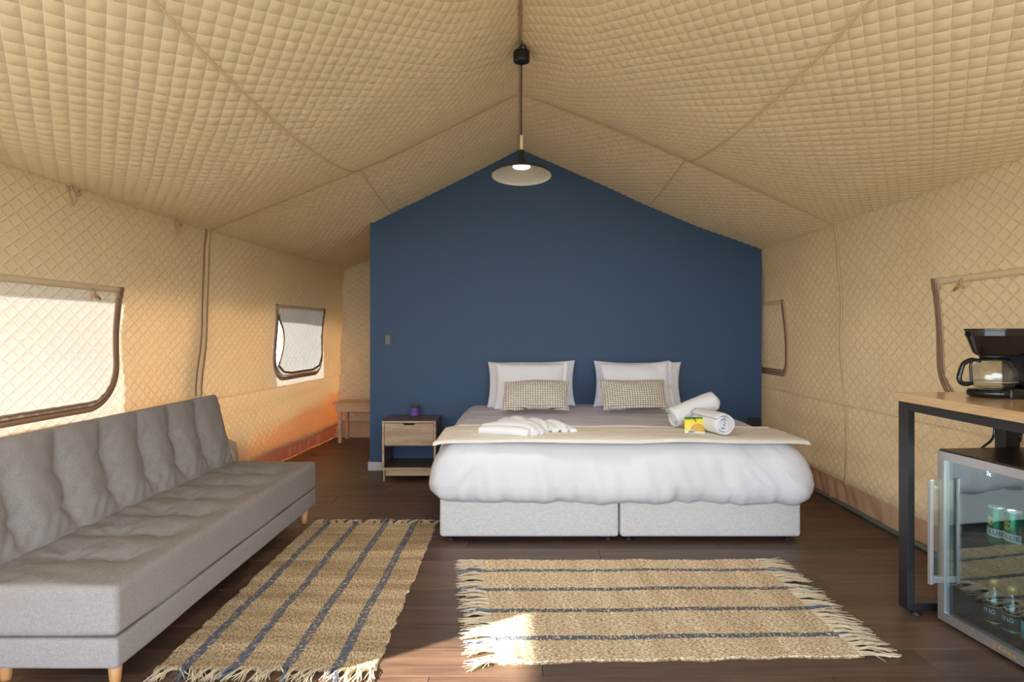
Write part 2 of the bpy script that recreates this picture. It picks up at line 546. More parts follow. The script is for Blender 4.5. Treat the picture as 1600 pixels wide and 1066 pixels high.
M['deck'] = wood('deck boards', (0.14, 0.125, 0.11), (0.22, 0.20, 0.18), 'X', 4, 10, 0.7)
M['ground'] = plain('dry grass ground', (0.14, 0.15, 0.10), 0.95, noise=0.3, nscale=2)
M['sofa'] = fabric('grey woven upholstery', (0.312, 0.284, 0.268), 620, 0.22, 0.45)
M['base_cloth'] = fabric('light grey linen', (0.59, 0.56, 0.53), 380, 0.18, 0.4)
M['duvet'] = plain('white cotton', (0.71, 0.70, 0.725), 0.8, spec=0.2, bump=0.4, bscale=11)
M['pillow'] = plain('white pillowcase', (0.93, 0.93, 0.99), 0.8, spec=0.2, bump=0.12, bscale=25)
M['grey_sheet'] = plain('lilac grey cotton', (0.68, 0.66, 0.77), 0.85, spec=0.2, noise=0.04)
M['throw'] = plain('beige throw', (0.80, 0.76, 0.68), 0.9, spec=0.15, noise=0.12, nscale=14, bump=0.5, bscale=140)
M['throw_hem'] = plain('cream fleece hem', (0.84, 0.82, 0.76), 0.9, spec=0.15, bump=0.3, bscale=200)
M['terry'] = plain('white terry', (0.80, 0.80, 0.82), 0.95, spec=0.1, bump=0.8, bscale=330)
M['leg_wood'] = wood('beech leg', (0.50, 0.23, 0.08), (0.62, 0.31, 0.12), 'Z', 5, 8, 0.4)
M['oak'] = wood('oak veneer', (0.36, 0.245, 0.15), (0.62, 0.45, 0.29), 'X', 7, 9, 0.5)
M['walnut'] = wood('brown oak veneer', (0.125, 0.072, 0.045), (0.20, 0.12, 0.078), 'X', 7, 9, 0.4)
M['pine'] = wood('pine bench', (0.60, 0.40, 0.21), (0.78, 0.55, 0.32), 'X', 6, 9, 0.5)
M['bamboo'] = wood('bamboo table top', (0.60, 0.38, 0.18), (0.80, 0.55, 0.30), 'Y', 6, 12, 0.22, coat=0.5)
M['black_metal'] = plain('black powder-coated steel', (0.012, 0.012, 0.014), 0.38, spec=0.5)
M['steel'] = plain('brushed steel', (0.58, 0.57, 0.56), 0.33, metal=0.85, noise=0.05, nscale=40)
M['black_plastic'] = plain('black plastic', (0.008, 0.008, 0.009), 0.16)
M['black_matte'] = plain('matte black', (0.012, 0.011, 0.011), 0.5)
M['dark_liner'] = plain('fridge liner', (0.02, 0.022, 0.024), 0.4)
M['fridge_top'] = plain('fridge top', (0.03, 0.022, 0.018), 0.3)
M['glass_door'] = thin_glass('tinted door glass', (0.82, 0.93, 0.94), 0.20, 0.0, (0.85, 0.93, 0.97))
M['glass'] = thin_glass('clear glass', (0.93, 0.95, 0.94), 0.05)
M['handle_glass'] = thin_glass('clear handle plate', (0.84, 0.87, 0.80), 0.10)
M['pot'] = plain('purple glaze', (0.16, 0.075, 0.36), 0.3)
M['leaf'] = plain('succulent leaf', (0.10, 0.16, 0.055), 0.5, noise=0.3, nscale=60)
M['soil'] = plain('soil', (0.03, 0.02, 0.012), 0.95)
M['switch'] = plain('dark switch plate', (0.035, 0.035, 0.038), 0.35)
M['switch_key'] = plain('grey switch key', (0.14, 0.15, 0.15), 0.35)
M['rail'] = plain('grey green floor pipe', (0.13, 0.17, 0.155), 0.45)
M['lamp_in'] = plain('white enamel', (0.50, 0.48, 0.42), 0.5)
M['lamp_wood'] = plain('pale wood', (0.78, 0.58, 0.36), 0.5)
M['led'] = emit('lamp diffuser', (1.0, 0.92, 0.76), 2.6)
M['digit'] = emit('fridge display', (0.8, 0.88, 1.0), 5.0)
M['can'] = plain('green can', (0.035, 0.26, 0.13), 0.25, metal=0.5)
M['can_top'] = plain('can lid', (0.6, 0.58, 0.5), 0.3, metal=0.9)
M['label_w'] = plain('white label', (0.75, 0.75, 0.72), 0.5)
M['ink'] = plain('dark ink', (0.02, 0.02, 0.03), 0.6)
M['lemon'] = plain('yellow fruit print', (0.75, 0.55, 0.16), 0.5)
M['gold'] = plain('gold cap', (0.65, 0.48, 0.16), 0.35, metal=0.6)
M['bottle_body'] = thin_glass('bottle glass', (0.55, 0.62, 0.62), 0.12)
M['bottle_label'] = plain('navy label', (0.03, 0.035, 0.055), 0.5)
M['teal'] = plain('teal', (0.03, 0.42, 0.42), 0.4)
M['pack_y'] = plain('yellow packet foil', (0.85, 0.66, 0.03), 0.35)
M['pack_g'] = plain('green packet foil', (0.03, 0.22, 0.05), 0.35)
M['pack_n'] = plain('noodle print', (0.62, 0.36, 0.05), 0.45, noise=0.45, nscale=120)
M['pack_w'] = plain('pale packet foil', (0.72, 0.78, 0.78), 0.35)
M['canvas_roll'] = plain('rolled beige canvas', (0.55, 0.42, 0.29), 0.9, noise=0.08)
M['jute_fringe'] = plain('jute yarn', (0.68, 0.56, 0.37), 0.95, noise=0.2, nscale=30)
M['blue_yarn'] = plain('blue grey yarn', (0.15, 0.18, 0.24), 0.95, noise=0.3, nscale=60)

# cushion weave: chunky seagrass-and-cream basket weave
def basket_weave():
    m, n, l, b, o = mat('basket weave cushion')
    b.inputs['Roughness'].default_value = 0.9
    uv = n.new('ShaderNodeUVMap'); uv.uv_map = 'UVMap'
    br = n.new('ShaderNodeTexBrick'); br.inputs['Scale'].default_value = 1.0
    mp = n.new('ShaderNodeMapping'); mp.inputs['Scale'].default_value = (1, 1, 1)
    l.new(uv.outputs[0], mp.inputs['Vector']); l.new(mp.outputs[0], br.inputs['Vector'])
    br.offset = 0.12
    br.inputs['Brick Width'].default_value = 0.0165; br.inputs['Row Height'].default_value = 0.0135
    br.inputs['Mortar Size'].default_value = 0.0022; br.inputs['Mortar Smooth'].default_value = 0.4
    br.inputs['Color1'].default_value = (0.98, 0.93, 0.84, 1); br.inputs['Color2'].default_value = (0.86, 0.78, 0.64, 1)
    br.inputs['Mortar'].default_value = (0.26, 0.21, 0.16, 1)
    l.new(br.outputs['Color'], b.inputs['Base Color'])
    inv = N(n, 'ShaderNodeMath', operation='SUBTRACT'); inv.inputs[0].default_value = 1.0
    l.new(br.outputs['Fac'], inv.inputs[1])
    bp = n.new('ShaderNodeBump'); bp.inputs['Strength'].default_value = 0.8; bp.inputs['Distance'].default_value = 0.004
    l.new(inv.outputs[0], bp.inputs['Height']); l.new(bp.outputs[0], b.inputs['Normal'])
    return m
M['basket'] = basket_weave()

# ------------------------------------------------------------------ tent shape
Y0, YB = 1.04, 6.93          # front opening and back wall
QD, QS = 0.087, 0.060        # quilt diamond: along the tent, across

def eave_l(y):
    return -1.958 + np.clip((np.asarray(y, float) - 4.27) / (YB - 4.27), 0, 1) * 0.173
def eave_r(y):
    return 1.862 + 0 * np.asarray(y, float)
def wall_l(y, z):
    return eave_l(y) - np.interp(z, [0, .12, .7, 1.05, 1.45, 1.70], [.075, .06, .05, .035, .015, 0])
def wall_r(y, z):
    return eave_r(y) + np.interp(z, [0, .17, .6, .9, 1.4, 1.70], [.113, .068, .072, .053, .024, 0])
def ceil_z(x, y):
    x = np.asarray(x, float); y = np.asarray(y, float)
    xe = np.where(x < 0, -eave_l(y), eave_r(y))
    t = np.clip(np.abs(x) / xe, 0, 1)
    zl = np.interp(t, [0, .424, 1], [2.525, 2.133, 1.70])
    zr = np.interp(t, [0, .39, 1], [2.525, 2.223, 1.705])
    z = np.where(x < 0, zl, zr)
    yr = 4.15 - 0.063 * x
    s = np.where(y > yr, (y - yr) / (YB + 0.1 - yr), (y - 1.30) / (yr - 1.30))
    s = np.clip(s, 0, 1)
    k = 4 * s * (1 - s)
    sl = np.interp(t, [0, .2, .47, .59, .8, 1], [.05, .062, .075, .10, .07, 0])
    sr = np.interp(t, [0, .5, .75, 1], [.05, .068, .05, 0])
    amp = np.where(x < 0, sl, sr) * np.where(y > yr, 1.0, .15 + 1.35 * np.clip(t / .15, 0, 1))
    near = (y <= yr)
    z = z - near * .032 * (1 - np.exp(-np.clip(yr - y, 0, None) / .13)) * np.clip((1 - t) / .12, 0, 1) * np.clip(t / .12, 0, 1)
    return z - amp * k

def diag_uv(a, b):
    return np.stack([a / QD + b / QS, a / QD - b / QS], 1)

def puff(a, b, amp=0.0062):
    p = a / QD + b / QS; q = a / QD - b / QS
    return amp * (np.abs(np.sin(PI * p) * np.sin(PI * q)) ** 0.55)

wr1 = SinNoise(3, 0.45); wr2 = SinNoise(4, 0.14)

def wall_mesh(side, y0, y1, z0, z1, keep=None, off=0.0):
    ys = np.arange(y0, y1 + 1e-6, QD / 8); zs = np.arange(z0, z1 + 1e-6, QS / 8)
    Yg, Zg = np.meshgrid(ys, zs, indexing='ij')
    X = wall_l(Yg, Zg) if side < 0 else wall_r(Yg, Zg)
    wr = 0.007 * wr1(Yg, Zg * 1.4, side) + 0.0016 * wr2(Yg * 0.6, Zg * 2.0, side)
    fade = np.clip((1.70 - Zg) / 0.15, 0, 1)
    # the horizontal join: the upper panel hangs over the lower one
    step = 0.014 * np.exp(-np.clip(0.626 - Zg, 0, None) / 0.05) * (Zg < 0.626)
    bul = 0.012 * np.exp(-np.clip(Zg - 0.626, 0, None) / 0.10) * (Zg >= 0.626)
    low = 0.006 * np.sin(Zg * 38 + 1.5 * wr1(Yg * 0.5, 0, 3)) * (Zg < 0.62) * np.clip((0.62 - Zg) / .1, 0, 1)
    inward = wr * fade - step + bul + low + puff(Yg, Zg) + off
    X = X - side * inward
    V = np.stack([X, Yg, Zg], -1).reshape(-1, 3)
    Q = grid_quads(len(ys), len(zs), flip=(side < 0))
    if keep is not None:
        c = V[Q].mean(1)
        Q = Q[keep(c[:, 1], c[:, 2])]
        used = np.unique(Q); remap = -np.ones(len(V), int); remap[used] = np.arange(len(used))
        V = V[used]; Q = remap[Q]
    return np_mesh('wall', V, Q, diag_uv(V[:, 1], V[:, 2]))

def in_rr(y, z, y0, y1, z0, z1, r):
    """inside a window outline: square at the top, rounded at the bottom corners"""
    ok = (y > y0) & (y < y1) & (z > z0) & (z < z1)
    for yc in (y0 + r, y1 - r):
        m = ((y < yc) if yc == y0 + r else (y > yc)) & (z < z0 + r)
        ok &= ~(m & (np.hypot(y - yc, z - (z0 + r)) > r))
    return ok

WL = [(1.9, 3.36, .715, 1.265, .20), (5.33, 6.36, .70, 1.265, .17)]
WR = [(1.6, 3.08, .715, 1.285, .22), (4.05 + .83 - .98 + 1.0, 5.6, .765, 1.275, .10)]
WR[1] = (4.89, 5.7, .765, 1.275, .10)

ws = lambda name, o: tag(bpy.data.objects[o.name], kind='structure')

def not_windows(wins):
    return lambda y, z: ~np.logical_or.reduce([in_rr(y, z, *w) for w in wins])

wl_o = link('wall_left', wall_mesh(-1, Y0, YB + .04, .12, 1.71, not_windows(WL)), M['quilt'])
tag(wl_o, 'quilted cream tent wall on the left with glowing zipped window flaps', kind='structure')
wr_o = link('wall_right', wall_mesh(1, Y0, YB + .04, .16, 1.71, not_windows(WR)), M['quilt'])
tag(wr_o, 'quilted cream tent wall on the right behind table and bed', kind='structure')

def skirt(side, z1, parent):
    ys = np.arange(Y0, YB, 0.02); zs = np.linspace(0.002, z1 + 0.02, 14)
    Yg, Zg = np.meshgrid(ys, zs, indexing='ij')
    X = wall_l(Yg, Zg) if side < 0 else wall_r(Yg, Zg)
    fold = 0.012 * wr2(Yg * 1.6, Zg * 0.5, 2) * np.clip((z1 + .02 - Zg) / .08, 0, 1)
    X = X - side * (fold - 0.012)
    V = np.stack([X, Yg, Zg], -1).reshape(-1, 3)
    return link('skirt', np_mesh('skirt', V, grid_quads(len(ys), len(zs), flip=side < 0)), M['skirt'], parent)
skirt(-1, .13, wl_o); skirt(1, .17, wr_o)

WM = .012
def outer(side, wins, parent):
    """outer canvas a hand behind the liner, with the window openings left out"""
    ys = sorted({Y0, YB} | {v for w in wins for v in (w[0] - WM, w[1] + WM)})
    zs = sorted({0.0, 1.75} | {v for w in wins for v in (w[2] - WM, w[3] + .02)})
    ys = np.unique(np.concatenate([np.arange(Y0, YB, .35), ys])); zs = np.array(zs)
    bm = bmesh.new()
    for i in range(len(ys) - 1):
        for j in range(len(zs) - 1):
            yc = (ys[i] + ys[i + 1]) / 2; zc = (zs[j] + zs[j + 1]) / 2
            if any(w[0] - WM < yc < w[1] + WM and w[2] - WM < zc < w[3] + .02 for w in wins): continue
            f = []
            for (y, z) in ((ys[i], zs[j]), (ys[i + 1], zs[j]), (ys[i + 1], zs[j + 1]), (ys[i], zs[j + 1])):
                x = float(wall_l(y, z)) - .07 if side < 0 else float(wall_r(y, z)) + .07
                f.append(bm.verts.new((x, y, z)))
            bm.faces.new(f)
    bmesh.ops.remove_doubles(bm, verts=bm.verts, dist=1e-4)
    return bm_obj('outer_canvas', bm, M['canvas'], parent)
outer(-1, WL, wl_o)
bm = bmesh.new()  # added panel behind the liner, gives the orange glow near the floor
for i in range(8):
    ya, yb2 = 4.3 + i * .33, 4.3 + (i + 1) * .33
    za, zb3 = [.18 + .30 * (k / 8) for k in (i, i + 1)]
    bm.faces.new([bm.verts.new((float(wall_l(y, z)) - .055, y, z)) for y, z in ((ya, 0), (yb2, 0), (yb2, zb3), (ya, za))])
bmesh.ops.remove_doubles(bm, verts=bm.verts, dist=1e-4)
bm_obj('added_glow_panel', bm, M['glow_canvas'], wl_o)
outer(1, [], wr_o)

# window flaps (quilted like the wall) with their tapes and zips
def outline(w, n=14, top=False):
    y0, y1, z0, z1, r = w
    P = [(y0, z1), (y0, (z0 + z1) / 2 + .05), (y0, z0 + r)]
    P += [(y0 + r - r * math.cos(a), z0 + r - r * math.sin(a)) for a in np.linspace(0, PI / 2, n)[1:]]
    P += [(y0 + r + (y1 - y0 - 2 * r) * k / 8, z0) for k in range(1, 8)]
    P += [(y1 - r + r * math.sin(a), z0 + r - r * math.cos(a)) for a in np.linspace(0, PI / 2, n)]
    P += [(y1, (z0 + z1) / 2 + .05), (y1, z1)]
    return P

def strip(name, side, pts, w, off, m, parent, th=0.003, bow=0.0):
    """flat band along (y, z) points lying on a tent wall"""
    P = np.array(pts, float)
    # resample
    d = np.concatenate([[0], np.cumsum(np.hypot(*np.diff(P, axis=0).T))])
    n = max(3, int(d[-1] / 0.025))
    s = np.linspace(0, d[-1], n)
    y = np.interp(s, d, P[:, 0]); z = np.interp(s, d, P[:, 1])
    ty = np.gradient(y); tz = np.gradient(z); L = np.hypot(ty, tz); ny, nz = -tz / L, ty / L
    V = []
    for k, (o1, o2) in enumerate(((-w / 2, 0), (-w / 2, th), (w / 2, th), (w / 2, 0))):
        yy = y + ny * o1; zz = z + nz * o1
        X = wall_l(yy, zz) if side < 0 else wall_r(yy, zz)
        wr = (0.007 * wr1(yy, zz * 1.4, side)) * np.clip((1.70 - zz) / .15, 0, 1)
        X = X - side * (wr + off + o2 + bow * np.sin(PI * s / d[-1]))
        V.append(np.stack([X, yy, zz], 1))
    V = np.stack(V, 1).reshape(-1, 3)
    Q = []
    for i in range(n - 1):
        for j in range(4):
            Q.append([i * 4 + j, i * 4 + (j + 1) % 4, (i + 1) * 4 + (j + 1) % 4, (i + 1) * 4 + j])
    Q.append([0, 1, 2, 3]); Q.append([(n - 1) * 4 + 3, (n - 1) * 4 + 2, (n - 1) * 4 + 1, (n - 1) * 4])
    return link(name, np_mesh(name, V, Q), m, parent, smooth=False)

def window(idx, side, w, label, gap=False, tw=.05):
    def keep(y, z):
        ok = in_rr(y, z, *w)
        if gap:   # half-open zip: a crescent beside the near edge stands open
            g = 0.115 * np.clip(np.sin(PI * np.clip((1.16 - z) / .43, 0, 1) ** 0.8), 0, 1)
            ok &= (y > w[0] + g) & (z > w[2] + .02)
        return ok
    o = link('window_%d' % idx, wall_mesh(side, w[0] - .012, w[1] + .012, w[2] - .01, w[3] + .01, keep, .004 + (.01 if gap else 0)), M['quilt'])
    tag(o, label, kind='structure')
    strip('zip_tape', side, outline(w), tw, .010, M['tape'], o)
    strip('zip_teeth', side, outline(w), .007, .013, M['zip'], o)
    strip('zip_edge', side, outline((w[0] + .017, w[1] - .017, w[2] + .017, w[3], w[4] - .017)), .004, .0135, M['zip'], o)
    strip('top_hem', side, [(w[0] - .02, w[3] + .005), (w[1] + .02, w[3] + .005)], .030, .009, M['tape_light'], o)
    for ye in (w[0], w[1]):
        strip('corner_patch', side, [(ye, w[3] + .02), (ye, w[3] - .035)], .055, .012, M['tape'], o)
    if gap:
        pts = []
        for z in np.linspace(1.20, w[2] + .10, 14):
            g = 0.115 * math.sin(PI * min(1, max(0, (1.16 - z) / .43)) ** 0.8) if z < 1.16 else 0
            pts.append((w[0] + g + .004, z))
        pts += [(w[0] + .15, w[2] + .045), (w[0] + .3, w[2] + .03), (w[1] - .25, w[2] + .03), (w[1] - .1, w[2] + .06), (w[1] - .03, w[2] + .16), (w[1] - .02, w[3])]
        strip('flap_binding', side, pts, .016, .022, M['zip'], o, th=.008)
    return o
w1 = window(1, -1, WL[0], 'large sunlit zipped window flap above the grey sofa')
w2 = window(2, -1, WL[1], 'small sunlit window flap, half unzipped, near the bench', gap=True)
w3 = window(3, 1, WR[0], 'zipped window flap behind the coffee maker')
w4 = window(4, 1, WR[1], 'window flap beside the right edge of the blue wall')

def toggle(side, y, z, parent):
    x = float(wall_l(y, z)) if side < 0 else float(wall_r(y, z))
    s = -side
    p = empty('tie', (x + s * .02, y, z)); p.parent = parent
    tube('loop', [(0, 0, .03), (s * .006, -.004, .012), (s * .01, .0, -.004), (s * .006, .006, .014), (0, .004, .03)], .0035, M['tape'], p, n=6)
    tube('toggle', [(s * .012, -.03, -.012), (s * .014, 0, -.004), (s * .012, .032, -.02)], [.005, .008, .006], M['leg_wood'], p, n=8)
toggle(-1, 3.14, 1.235, w1); toggle(1, 2.90, 1.262, w3)
for y in (2.96, 3.86):   # knotted ties under the eave
    x = float(wall_l(y, 1.66)) + .02
    p = empty('knotted_tie', (x, y, 1.655)); p.parent = wl_o
    tube('cord', [(0, -.012, .04), (.004, 0, 0), (.006, .004, -.02), (.004, -.004, -.045)], [.006, .010, .007, .004], M['tape'], p, n=6)
    tube('cord', [(.004, 0, 0), (.010, .03, .012), (.006, .036, .03)], [.006, .008, .004], M['tape'], p, n=6)

# seams on walls
strip('corner_seam', -1, [(4.285, 1.70), (4.285, .12)], .034, .008, M['tape_light'], wl_o)
strip('seam_zip', -1, [(4.235, 1.70), (4.225, 1.3), (4.22, .9), (4.21, .12)], .008, .010, M['zip'], wl_o, th=.005)
strip('corner_seam', 1, [(4.03, 1.70), (4.03, .16)], .016, .008, M['tape_light'], wr_o, th=.004)

# back wall
def back_wall():
    xs = np.arange(-2.05, 2.0, QD / 8); zs = np.arange(.14, 2.6, QS / 8)
    Xg, Zg = np.meshgrid(xs, zs, indexing='ij')
    Y = YB - puff(Xg, Zg) - .006 * wr1(Xg, Zg, 5)
    V = np.stack([Xg, Y, Zg], -1).reshape(-1, 3)
    Q = grid_quads(len(xs), len(zs))
    c = V[Q].mean(1)
    ok = (c[:, 0] > wall_l(YB, c[:, 2]) - .12) & (c[:, 0] < wall_r(YB, c[:, 2]) + .03) & (c[:, 2] < ceil_z(c[:, 0], np.full(len(c), YB - .02)) + .03)
    ok &= c[:, 0] < -.6      # the rest stands behind the blue wall
    Q = Q[ok]
    used = np.unique(Q); remap = -np.ones(len(V), int); remap[used] = np.arange(len(used))
    return np_mesh('wall_back', V[used], remap[Q], diag_uv(V[used][:, 0], V[used][:, 2]))
wb = link('wall_back', back_wall(), M['quilt_roof'])
tag(wb, 'quilted tent end wall behind the bench', kind='structure')
def back_rest():
    bm = bmesh.new()
    pts = [(-.62, .1)] + [(2.0, .1)] + [(x, float(ceil_z(x, YB)) + .05) for x in np.linspace(2.0, -.62, 12)]
    bm.faces.new([bm.verts.new((x, YB + .004, z)) for x, z in pts])
    return bm_obj('wall_back_panel', bm, M['quilt_roof'], wb)
back_rest()
xs = np.linspace(-1.9, 1.9, 120); zs = np.linspace(0, .17, 8)
Xg, Zg = np.meshgrid(xs, zs, indexing='ij')
V = np.stack([Xg, YB - .012 + .006 * wr2(Xg * 1.5, Zg * .4, 1), Zg], -1).reshape(-1, 3)
link('skirt', np_mesh('skirt', V, grid_quads(len(xs), len(zs))), M['skirt'], wb)

# ceiling liner, both slopes in one quilted sheet
def ceiling():
    Vs, Qs, Us, off = [], [], [], 0
    ys = np.arange(Y0 - .05, YB + .03, QD / 8)
    for side in (-1, 1):
        L = 2.13
        ss = np.arange(0, L / QS * 8 + 1) * (QS / 8) / L
        ss = ss[ss <= 1.0]; ss = np.append(ss, 1.0)
        T, Yg = np.meshgrid(ss, ys, indexing='ij')
        xe = -eave_l(Yg) if side < 0 else eave_r(Yg)
        X = side * T * xe * 1.003
        Z = ceil_z(X + side * 1e-6, Yg)
        Us.append(diag_uv(Yg.ravel(), (T * L).ravel()))
        pf = puff(Yg, T * L, .0042) * np.clip(T / .02, 0, 1) + .004 * wr1(X, Yg, 7) * np.sin(PI * np.clip(T, 0, 1))
        Vs.append(np.stack([X - side * pf * .38, Yg, Z - pf * .92], -1).reshape(-1, 3))
        Qs.append(grid_quads(len(ss), len(ys), off, flip=side > 0)); off += T.size
    return np_mesh('ceiling', np.vstack(Vs), np.vstack(Qs), np.vstack(Us))
ce = link('ceiling', ceiling(), M['quilt_roof'])
tag(ce, 'quilted cream tent roof sloping down both sides from the ridge', kind='structure')

def roof_strip(name, pts, w, m, th=.003, n=60, drop=.008):
    P = np.array(pts, float)
    s = np.linspace(0, 1, n)
    k = np.linspace(0, 1, len(P))
    x = np.interp(s, k, P[:, 0]); y = np.interp(s, k, P[:, 1])
    tx, ty = P[-1] - P[0]; L = math.hypot(tx, ty); nx, ny = -ty / L, tx / L
    V = []
    for a, b in ((-w / 2, 0), (-w / 2, th), (w / 2, th), (w / 2, 0)):
        xx = x + nx * a; yy = y + ny * a
        V.append(np.stack([xx, yy, ceil_z(xx, yy) - drop - b], 1))
    V = np.stack(V, 1).reshape(-1, 3)
    Q = [[i * 4 + j, i * 4 + (j + 1) % 4, (i + 1) * 4 + (j + 1) % 4, (i + 1) * 4 + j] for i in range(n - 1) for j in range(4)]
    return link(name, np_mesh(name, V, Q), m, ce, smooth=False)
roof_strip('roof_seam', [(-.985, Y0), (-.985, 5.24)], .006, M['tape_light'], drop=.0105, n=160)
roof_strip('roof_seam', [(.985, Y0), (.985, 5.24)], .006, M['tape_light'], drop=.0105, n=160)
roof_strip('rib_seam', [(-1.95, 4.15 + .063 * 1.95), (-.02, 4.15)], .012, M['tape_light'], drop=.010)
roof_strip('rib_seam', [(1.855, 4.15 - .063 * 1.855), (.02, 4.15)], .012, M['tape_light'], drop=.010)
roof_strip('ridge_seam', [(0.0, Y0), (0.0, 5.25)], .012, M['tape'], drop=.004, n=120)

# fly roof outside with its posts, plus two leaning shadow casters
fly = None
bm = bmesh.new()
for s in (-1, 1):
    f = [bm.verts.new(p) for p in ((0, -1.3, 2.78), (s * 2.65, -1.3, 1.60), (s * 2.65, 7.6, 1.60), (0, 7.6, 2.78))]
    bm.faces.new(f)
fly = bm_obj('fly_roof', bm, M['fly']); tag(fly, kind='structure')
def post(a, b, r):
    tube('unseen_post', [a, b], r, M['leg_wood'], fly, n=10)
for y in (-1.2, 1.3, 7.5):
    for s in (-1, 1):
        post((s * 2.62, y, -.3), (s * 2.62, y, 1.6), .03)
post((-3.15, 3.2, -.2), (-2.72, 3.75, 1.62), .07)  # added unseen pole, throws the slanting shadow band on the left wall
post((-2.95, 4.45, -.3), (-2.85, 4.2, .75), .09)  # second added pole, only there to shade the wall lower down

# floor with one object per plank
fl = box('floor', -2.1, 2.1, Y0, 7.1, -.10, -.009, M['sub']); tag(fl, 'dark brown wood plank floor', kind='structure')
PW, PL = 0.178, 1.24
plank_mesh = {}
def plank(x0, x1, y):
    L = round(x1 - x0, 2)
    if L < .06: return
    if L not in plank_mesh:
        bm = bmesh.new()
        g = .0007
        add_box(bm, g, L - g, g, PW - g, -.009, 0)
        bmesh.ops.bevel(bm, geom=[e for e in bm.edges if all(v.co.z > -.001 for v in e.verts)], offset=.0012, segments=1, affect='EDGES')
        me = bpy.data.meshes.new('plank'); bmesh.ops.recalc_face_normals(bm, faces=bm.faces); bm.to_mesh(me); bm.free()
        me.materials.append(M['plank'])
        plank_mesh[L] = me
    o = bpy.data.objects.new('plank', plank_mesh[L])
    o.location = (x0, y, -random.uniform(0, .0003))
    o.parent = fl
    COL.objects.link(o)
y = Y0
r_ = 0
while y < 7.0:
    st = -2.1 - [0.0, .62, .31, .93][r_ % 4] - .02 * (r_ % 3)
    x = st
    while x < 2.1:
        plank(max(x, -2.1), min(x + PL, 2.1), y)
        x += PL
    y += PW; r_ += 1

deck = box('deck', -3.0, 3.0, -1.6, Y0 - .002, -.12, -.001, M['deck']); tag(deck, kind='structure')
gr = box('ground', -40, 40, -40, 45, -.42, -.32, M['ground']); tag(gr, kind='structure')

# blue partition wall
def partition():
    xs = np.linspace(-1.158, 1.859, 60)
    bm = bmesh.new()
    fr = [bm.verts.new((x, 5.26, float(ceil_z(x, 5.26)) + .02)) for x in xs]
    bk = [bm.verts.new((x, 5.35, float(ceil_z(x, 5.35)) + .02)) for x in xs]
    fb = [bm.verts.new((x, 5.26, 0)) for x in xs]; bb = [bm.verts.new((x, 5.35, 0)) for x in xs]
    for i in range(len(xs) - 1):
        bm.faces.new((fb[i], fb[i + 1], fr[i + 1], fr[i])); bm.faces.new((bb[i + 1], bb[i], bk[i], bk[i + 1]))
        bm.faces.new((fr[i], fr[i + 1], bk[i + 1], bk[i]))
    bm.faces.new((fb[0], fr[0], bk[0], bb[0])); bm.faces.new((fb[-1], bb[-1], bk[-1], fr[-1]))
    return bm_obj('wall_partition', bm, M['blue'])
tag(partition(), 'dark blue gabled partition wall behind the bed', kind='structure')
bb_ = box('baseboard_partition', -1.172, 1.86, 5.245, 5.2595, 0, .066, M['white_trim'], bevel=.003); tag(bb_, kind='structure')
bbe = box('end_board', -1.172, -1.1585, 5.2595, 5.36, 0, .066, M['white_trim'], bb_)

# floor pipe on the right
ys = np.linspace(Y0 + .05, 6.8, 80)
pr = tube('floor_pipe', [(1.962 + .004 * math.sin(v * 3), v, .014) for v in ys], .013, M['rail'], n=10)
tag(pr, 'grey green pipe along the floor under the right tent wall', 'pipe')

# light switch and socket
sw = empty('light_switch', (-1.02, 5.26, 1.006), label='small dark light switch on the left of the blue wall', cat='switch')
box('plate', -.029, .029, -.010, 0, -.045, .045, M['switch'], sw, bevel=.003)
box('rocker', -.017, .017, -.016, -.008, -.033, .033, M['switch_key'], sw, bevel=.003)
so = empty('wall_socket', (1.795, 5.26, .372), label='black power socket low on the blue wall, right of the bed', cat='socket')
box('plate', -.05, .05, -.010, 0, -.034, .034, M['black_matte'], so, bevel=.003)
box('outlet', -.042, -.004, -.013, -.009, -.024, .024, M['switch'], so, bevel=.002)
box('outlet', .004, .042, -.013, -.009, -.024, .024, M['switch'], so, bevel=.002)

# ------------------------------------------------------------------ bed bases
def bed_base(x0, x1, label):
    e = empty('divan', ((x0 + x1) / 2, 4.36, 0), label=label, cat='divan', group='divans side by side under the bedding')
    w = (x1 - x0) / 2
    rounded('upholstered_box', -w, w, -.905, .87, .024, .31, .018, .05, M['base_cloth'], e)
    for sx in (-1, 1):
        for y in (-.86, .8):
            lathe('foot', [(0, 0), (.024, 0), (.024, .006), (.014, .010), (.014, .03), (0, .03)], M['black_matte'], e, n=16, center=(sx * (w - .05), y, 0))
bed_base(-.409, .499, 'light grey linen divan on the left, nearer the nightstand')
bed_base(.505, 1.422, 'light grey linen divan on the right, nearer the table')
nz1 = SinNoise(21, .5); nz2 = SinNoise(22, .10)
def mdisp(p, n): return n * 0.0
mt = rounded('mattress', -.38, 1.40, 3.50, 5.235, .31, .47, .05, .06, M['pillow'])
tag(mt, 'mattress under the bedding on the two grey bed bases', 'mattress')

# ------------------------------------------------------------------ bedding
crease = SinNoise(31, .07); crease2 = SinNoise(32, .22); crease3 = SinNoise(33, .035)
def bed_z(x, y):
    """top of the made bed"""
    x = np.asarray(x, float); y = np.asarray(y, float)
    e = np.minimum.reduce([x + .46, 1.47 - x, (y - 3.34)])
    rr = .13
    k = np.clip(e / rr, 0, 1)
    return .395 + .115 * np.sqrt(np.clip(1 - (1 - k) ** 2, 0, 1)) + .006 * crease2(x, y, 0) * np.clip(k, 0, 1)

